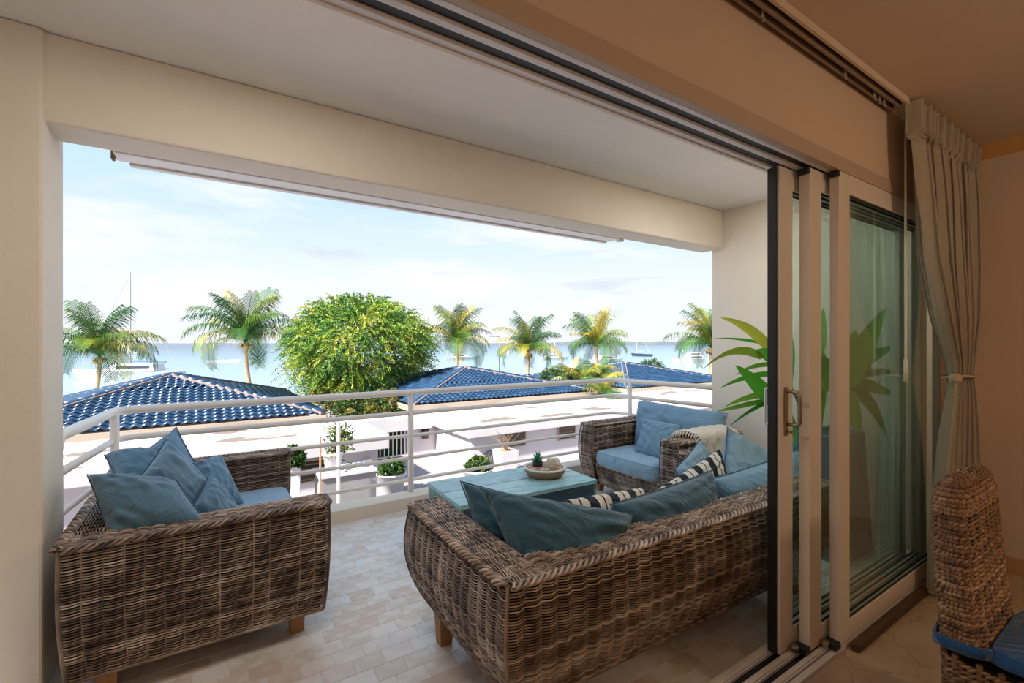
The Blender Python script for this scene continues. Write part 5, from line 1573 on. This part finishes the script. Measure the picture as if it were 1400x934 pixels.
# outdoor shower pipe, rusty rod
xs, ds = xat(463, 9.6)
sh = thing('shower_pipe', 'white curved outdoor shower pipe seen through the railing', 'pipe', (xs, 9.6, GZ))
zt2 = EYE - (574 - 468.5) * ds / FPX
xs2, _ = xat(443, 9.6)
MB().tube(bend([(xs, 9.6, GZ), (xs, 9.6, zt2), (xs2, 9.6, zt2), (xs2 - 0.02, 9.6, zt2 - 0.2)], 0.14, 6), 0.032, 10).build('pipe', M['rail'], sh, smooth=True)
MB().lathe([(0.03, 0.03), (0.05, 0.02), (0.09, -0.01), (0.09, -0.03)], (xs2 - 0.02, 9.6, zt2 - 0.22), 14).build('shower_head', M['silver'], sh, smooth=True)
M['rust'] = mat('rusty_iron', (0.40, 0.20, 0.10), 0.8)
xr, dr_ = xat(438, 10.6)
rod = MB().tube([(xr, 10.6, GZ), (xr, 10.6, EYE - (597 - 468.5) * dr_ / FPX)], 0.02, 6).build('iron_rod', M['rust'])
tag(rod, 'thin rusty iron rod standing left of the shower pipe', 'rod')
# round vents and meter box on the walls
def disc(name, label, u, v, y, r, m, cat):
    x, d = xat(u, y); z = EYE - (v - 468.5) * d / FPX
    t = thing(name, label, cat, (x, y, z))
    rot = Matrix.Translation((x, y, z)) @ Matrix.Rotation(PI / 2, 4, 'X')
    mb = MB().lathe([(r * 0.05, 0.0), (r, 0.0), (r, 0.05), (r * 0.86, 0.06), (r * 0.8, 0.04), (r * 0.05, 0.045)], (0, 0, 0), 24)
    mb.v = [tuple(rot @ Vector(p)) for p in mb.v]
    mb.build('disc', m, t, smooth=True)
    for k in range(3):
        m2 = rot @ Matrix.Rotation(k * PI / 3, 4, 'Z')
        MB().box(-r * 0.8, r * 0.8, -0.012, 0.012, 0.045, 0.062, m2).build('grille_bar', M['grey_wall'], t)
disc('fan_vent', 'grey round fan vent on the left courtyard wall by the meter box', 487, 642, 13.78, 0.20, M['grey_wall'], 'vent')
disc('fan_vent', 'grey round fan vent behind the flowering white pot', 670, 628, 13.68, 0.30, M['grey_wall'], 'vent')
x, d = xat(502, 13.75); z = EYE - (637 - 468.5) * d / FPX
mbx = thing('meter_box', 'small white meter box on the left courtyard wall', 'meter box', (x, 13.75, z))
bx('case', M['rail'], (x - 0.13, x + 0.13, 13.66, 13.8, z - 0.2, z + 0.2), mbx, 0.01)
bx('dial', M['dark_glass'], (x - 0.05, x + 0.05, 13.645, 13.662, z - 0.02, z + 0.08), mbx, 0.004)

# ------------------------------------------------------------------ boats
M['hull_white'] = mat('white_gelcoat', (0.55, 0.56, 0.58), 0.25)
M['hull_dark'] = mat('dark_hull_paint', (0.03, 0.04, 0.07), 0.3)
M['canvas_blue'] = mat('blue_canvas', (0.06, 0.16, 0.30), 0.8)
M['mast'] = mat('mast_alloy', (0.45, 0.42, 0.40), 0.4, metal=0.4)
M['grey_roof'] = mat('grey_canopy', (0.30, 0.33, 0.36), 0.6)
def hull(mb, L, B, H, m):
    rings = []
    n = 9
    for i in range(n):
        t = i / (n - 1)
        w = B / 2 * (1 - max(0, (t - 0.45) / 0.55) ** 2.2) * (0.85 + 0.15 * min(1, t * 4))
        w = max(w, 0.02)
        sh = H * (1 + 0.35 * t ** 2); x = -L / 2 + L * t
        xt = x + (0.08 * L * t ** 3)
        rings.append([(x, -w * 0.55, -0.3), (x, w * 0.55, -0.3), (xt, w, sh), (xt, -w, sh)])
    mb.loft([[tuple(m @ Vector(p)) for p in r_] for r_ in rings])
    return mb
def boat(name, label, u, vwl, L, heading, dark=False, mast=0, cabin=True, decks=1, boom=False, cat='boat', group=None, canopy=False, mast_off=0.05):
    d = (EYE - SEA) * FPX / (vwl - 468.5)
    c = at(u, vwl, d)
    t = thing(name, label, cat, (c[0], c[1], SEA), group=group)
    m = Matrix.Translation((c[0], c[1], SEA)) @ Matrix.Rotation(heading, 4, 'Z')
    hull(MB(), L, L * 0.28, L * 0.085, m).build('hull', M['hull_dark'] if dark else M['hull_white'], t)
    z = L * 0.095
    if cabin:
        for k in range(decks):
            s = 1 - 0.22 * k
            cb = MB().loft([[tuple(m @ Vector(p)) for p in r_] for r_ in (
                [(-L * 0.30 * s, -L * 0.10 * s, z), (L * 0.22 * s, -L * 0.09 * s, z), (L * 0.22 * s, L * 0.09 * s, z), (-L * 0.30 * s, L * 0.10 * s, z)],
                [(-L * 0.28 * s, -L * 0.09 * s, z + L * 0.075), (L * 0.12 * s, -L * 0.08 * s, z + L * 0.075), (L * 0.12 * s, L * 0.08 * s, z + L * 0.075), (-L * 0.28 * s, L * 0.09 * s, z + L * 0.075)])]).build('cabin', M['hull_white'], t)
            MB().box(-L * 0.25 * s, L * 0.08 * s, -L * 0.098 * s, L * 0.098 * s, z + L * 0.03, z + L * 0.055, m).build('cabin_window', M['hull_dark'], cb)
            z += L * 0.08
    if canopy:
        MB().box(-L * 0.32, L * 0.10, -L * 0.12, L * 0.12, z + L * 0.06, z + L * 0.07, m).build('canopy', M['canvas_blue'] if canopy == 'b' else M['grey_roof'], t)
        MB().tube([m @ Vector((-L * 0.28, -L * 0.1, z - L * 0.05)), m @ Vector((-L * 0.28, -L * 0.1, z + L * 0.06))], 0.05, 6).build('canopy_post', M['mast'], t)
        MB().tube([m @ Vector((L * 0.06, -L * 0.1, z - L * 0.05)), m @ Vector((L * 0.06, -L * 0.1, z + L * 0.06))], 0.05, 6).build('canopy_post', M['mast'], t)
    if mast:
        x0 = L * mast_off
        MB().tube([m @ Vector((x0, 0, L * 0.08)), m @ Vector((x0, 0, mast))], [0.14, 0.09], 8).build('mast', M['mast'], t)
        MB().tube([m @ Vector((x0, 0, mast * 0.97)), m @ Vector((L * 0.52, 0, L * 0.1))], 0.03, 5).build('stay', M['mast'], t)
        MB().tube([m @ Vector((x0, 0, mast * 0.97)), m @ Vector((-L * 0.48, 0, L * 0.1))], 0.03, 5).build('stay', M['mast'], t)
        MB().tube([m @ Vector((x0, 0, L * 0.20)), m @ Vector((x0 - L * 0.36, 0, L * 0.19))], 0.13, 7).build('boom', M['canvas_blue'] if boom else M['mast'], t)
    return t
HD = -YAW   # side on to the view
boat('sailing_boat', 'long white sailing yacht with a tall mast behind the leftmost palm', 178, 519, 15, HD + PI + 0.1, mast=17.3, mast_off=0.0, boom=True)
boat('motor_boat', 'white motor boat with a grey canopy just above the left blue roof', 222, 516, 6.5, HD + 0.2, canopy='g')
boat('sailing_boat', 'dark hulled sailing boat at anchor on the open water', 877, 487, 11, HD + PI - 1.05, dark=True, mast=12.6, mast_off=0.25, cabin=False)
boat('motor_yacht', 'white two decked motor yacht left of the rightmost palm', 946, 495, 11.5, HD + PI + 0.15, decks=2)
boat('fishing_boat', 'small low boat on the water under the second palm from left', 305, 496, 9, HD, canopy='b', cabin=False)
boat('fishing_boat', 'low white boat beside the left edge of the bushy tree', 402, 509, 7, HD + 0.3, canopy='g', cabin=False)
boat('sailing_boat', 'sailing boat whose mast stands left of the bushy tree top', 424, 494, 11, HD + 0.4, mast=15.0)
boat('sailing_boat', 'sailing boat whose mast rises behind the palm right of the bushy tree', 630, 492, 11, HD + 0.3, mast=12.4)
boat('sailing_boat', 'sailing boat whose tall mast rises behind the bright yellow palm', 830, 496, 12, HD + 0.6, mast=13.5)
boat('sailing_boat', 'sailing boat whose thin mast stands between the two palms at the middle roof', 757, 492, 10, HD + 0.3, mast=11.0)
# street lamp
c = at(683, 515, 42)
slp = thing('street_lamp', 'thin grey street lamp behind the middle blue roof', 'street lamp', (c[0], c[1], GZ))
zt3 = EYE + (468.5 - 460) * 42 / FPX
MB().tube(bend([(c[0], c[1], GZ), (c[0], c[1], zt3), (c[0] - 0.6, c[1] + 0.2, zt3 + 0.02)], 0.2, 4), 0.06, 8).build('pole', M['grey_wall'], slp, smooth=True)
bx('lamp_head', M['grey_wall'], (c[0] - 0.95, c[0] - 0.5, c[1] + 0.1, c[1] + 0.3, zt3 - 0.03, zt3 + 0.07), slp, 0.02)
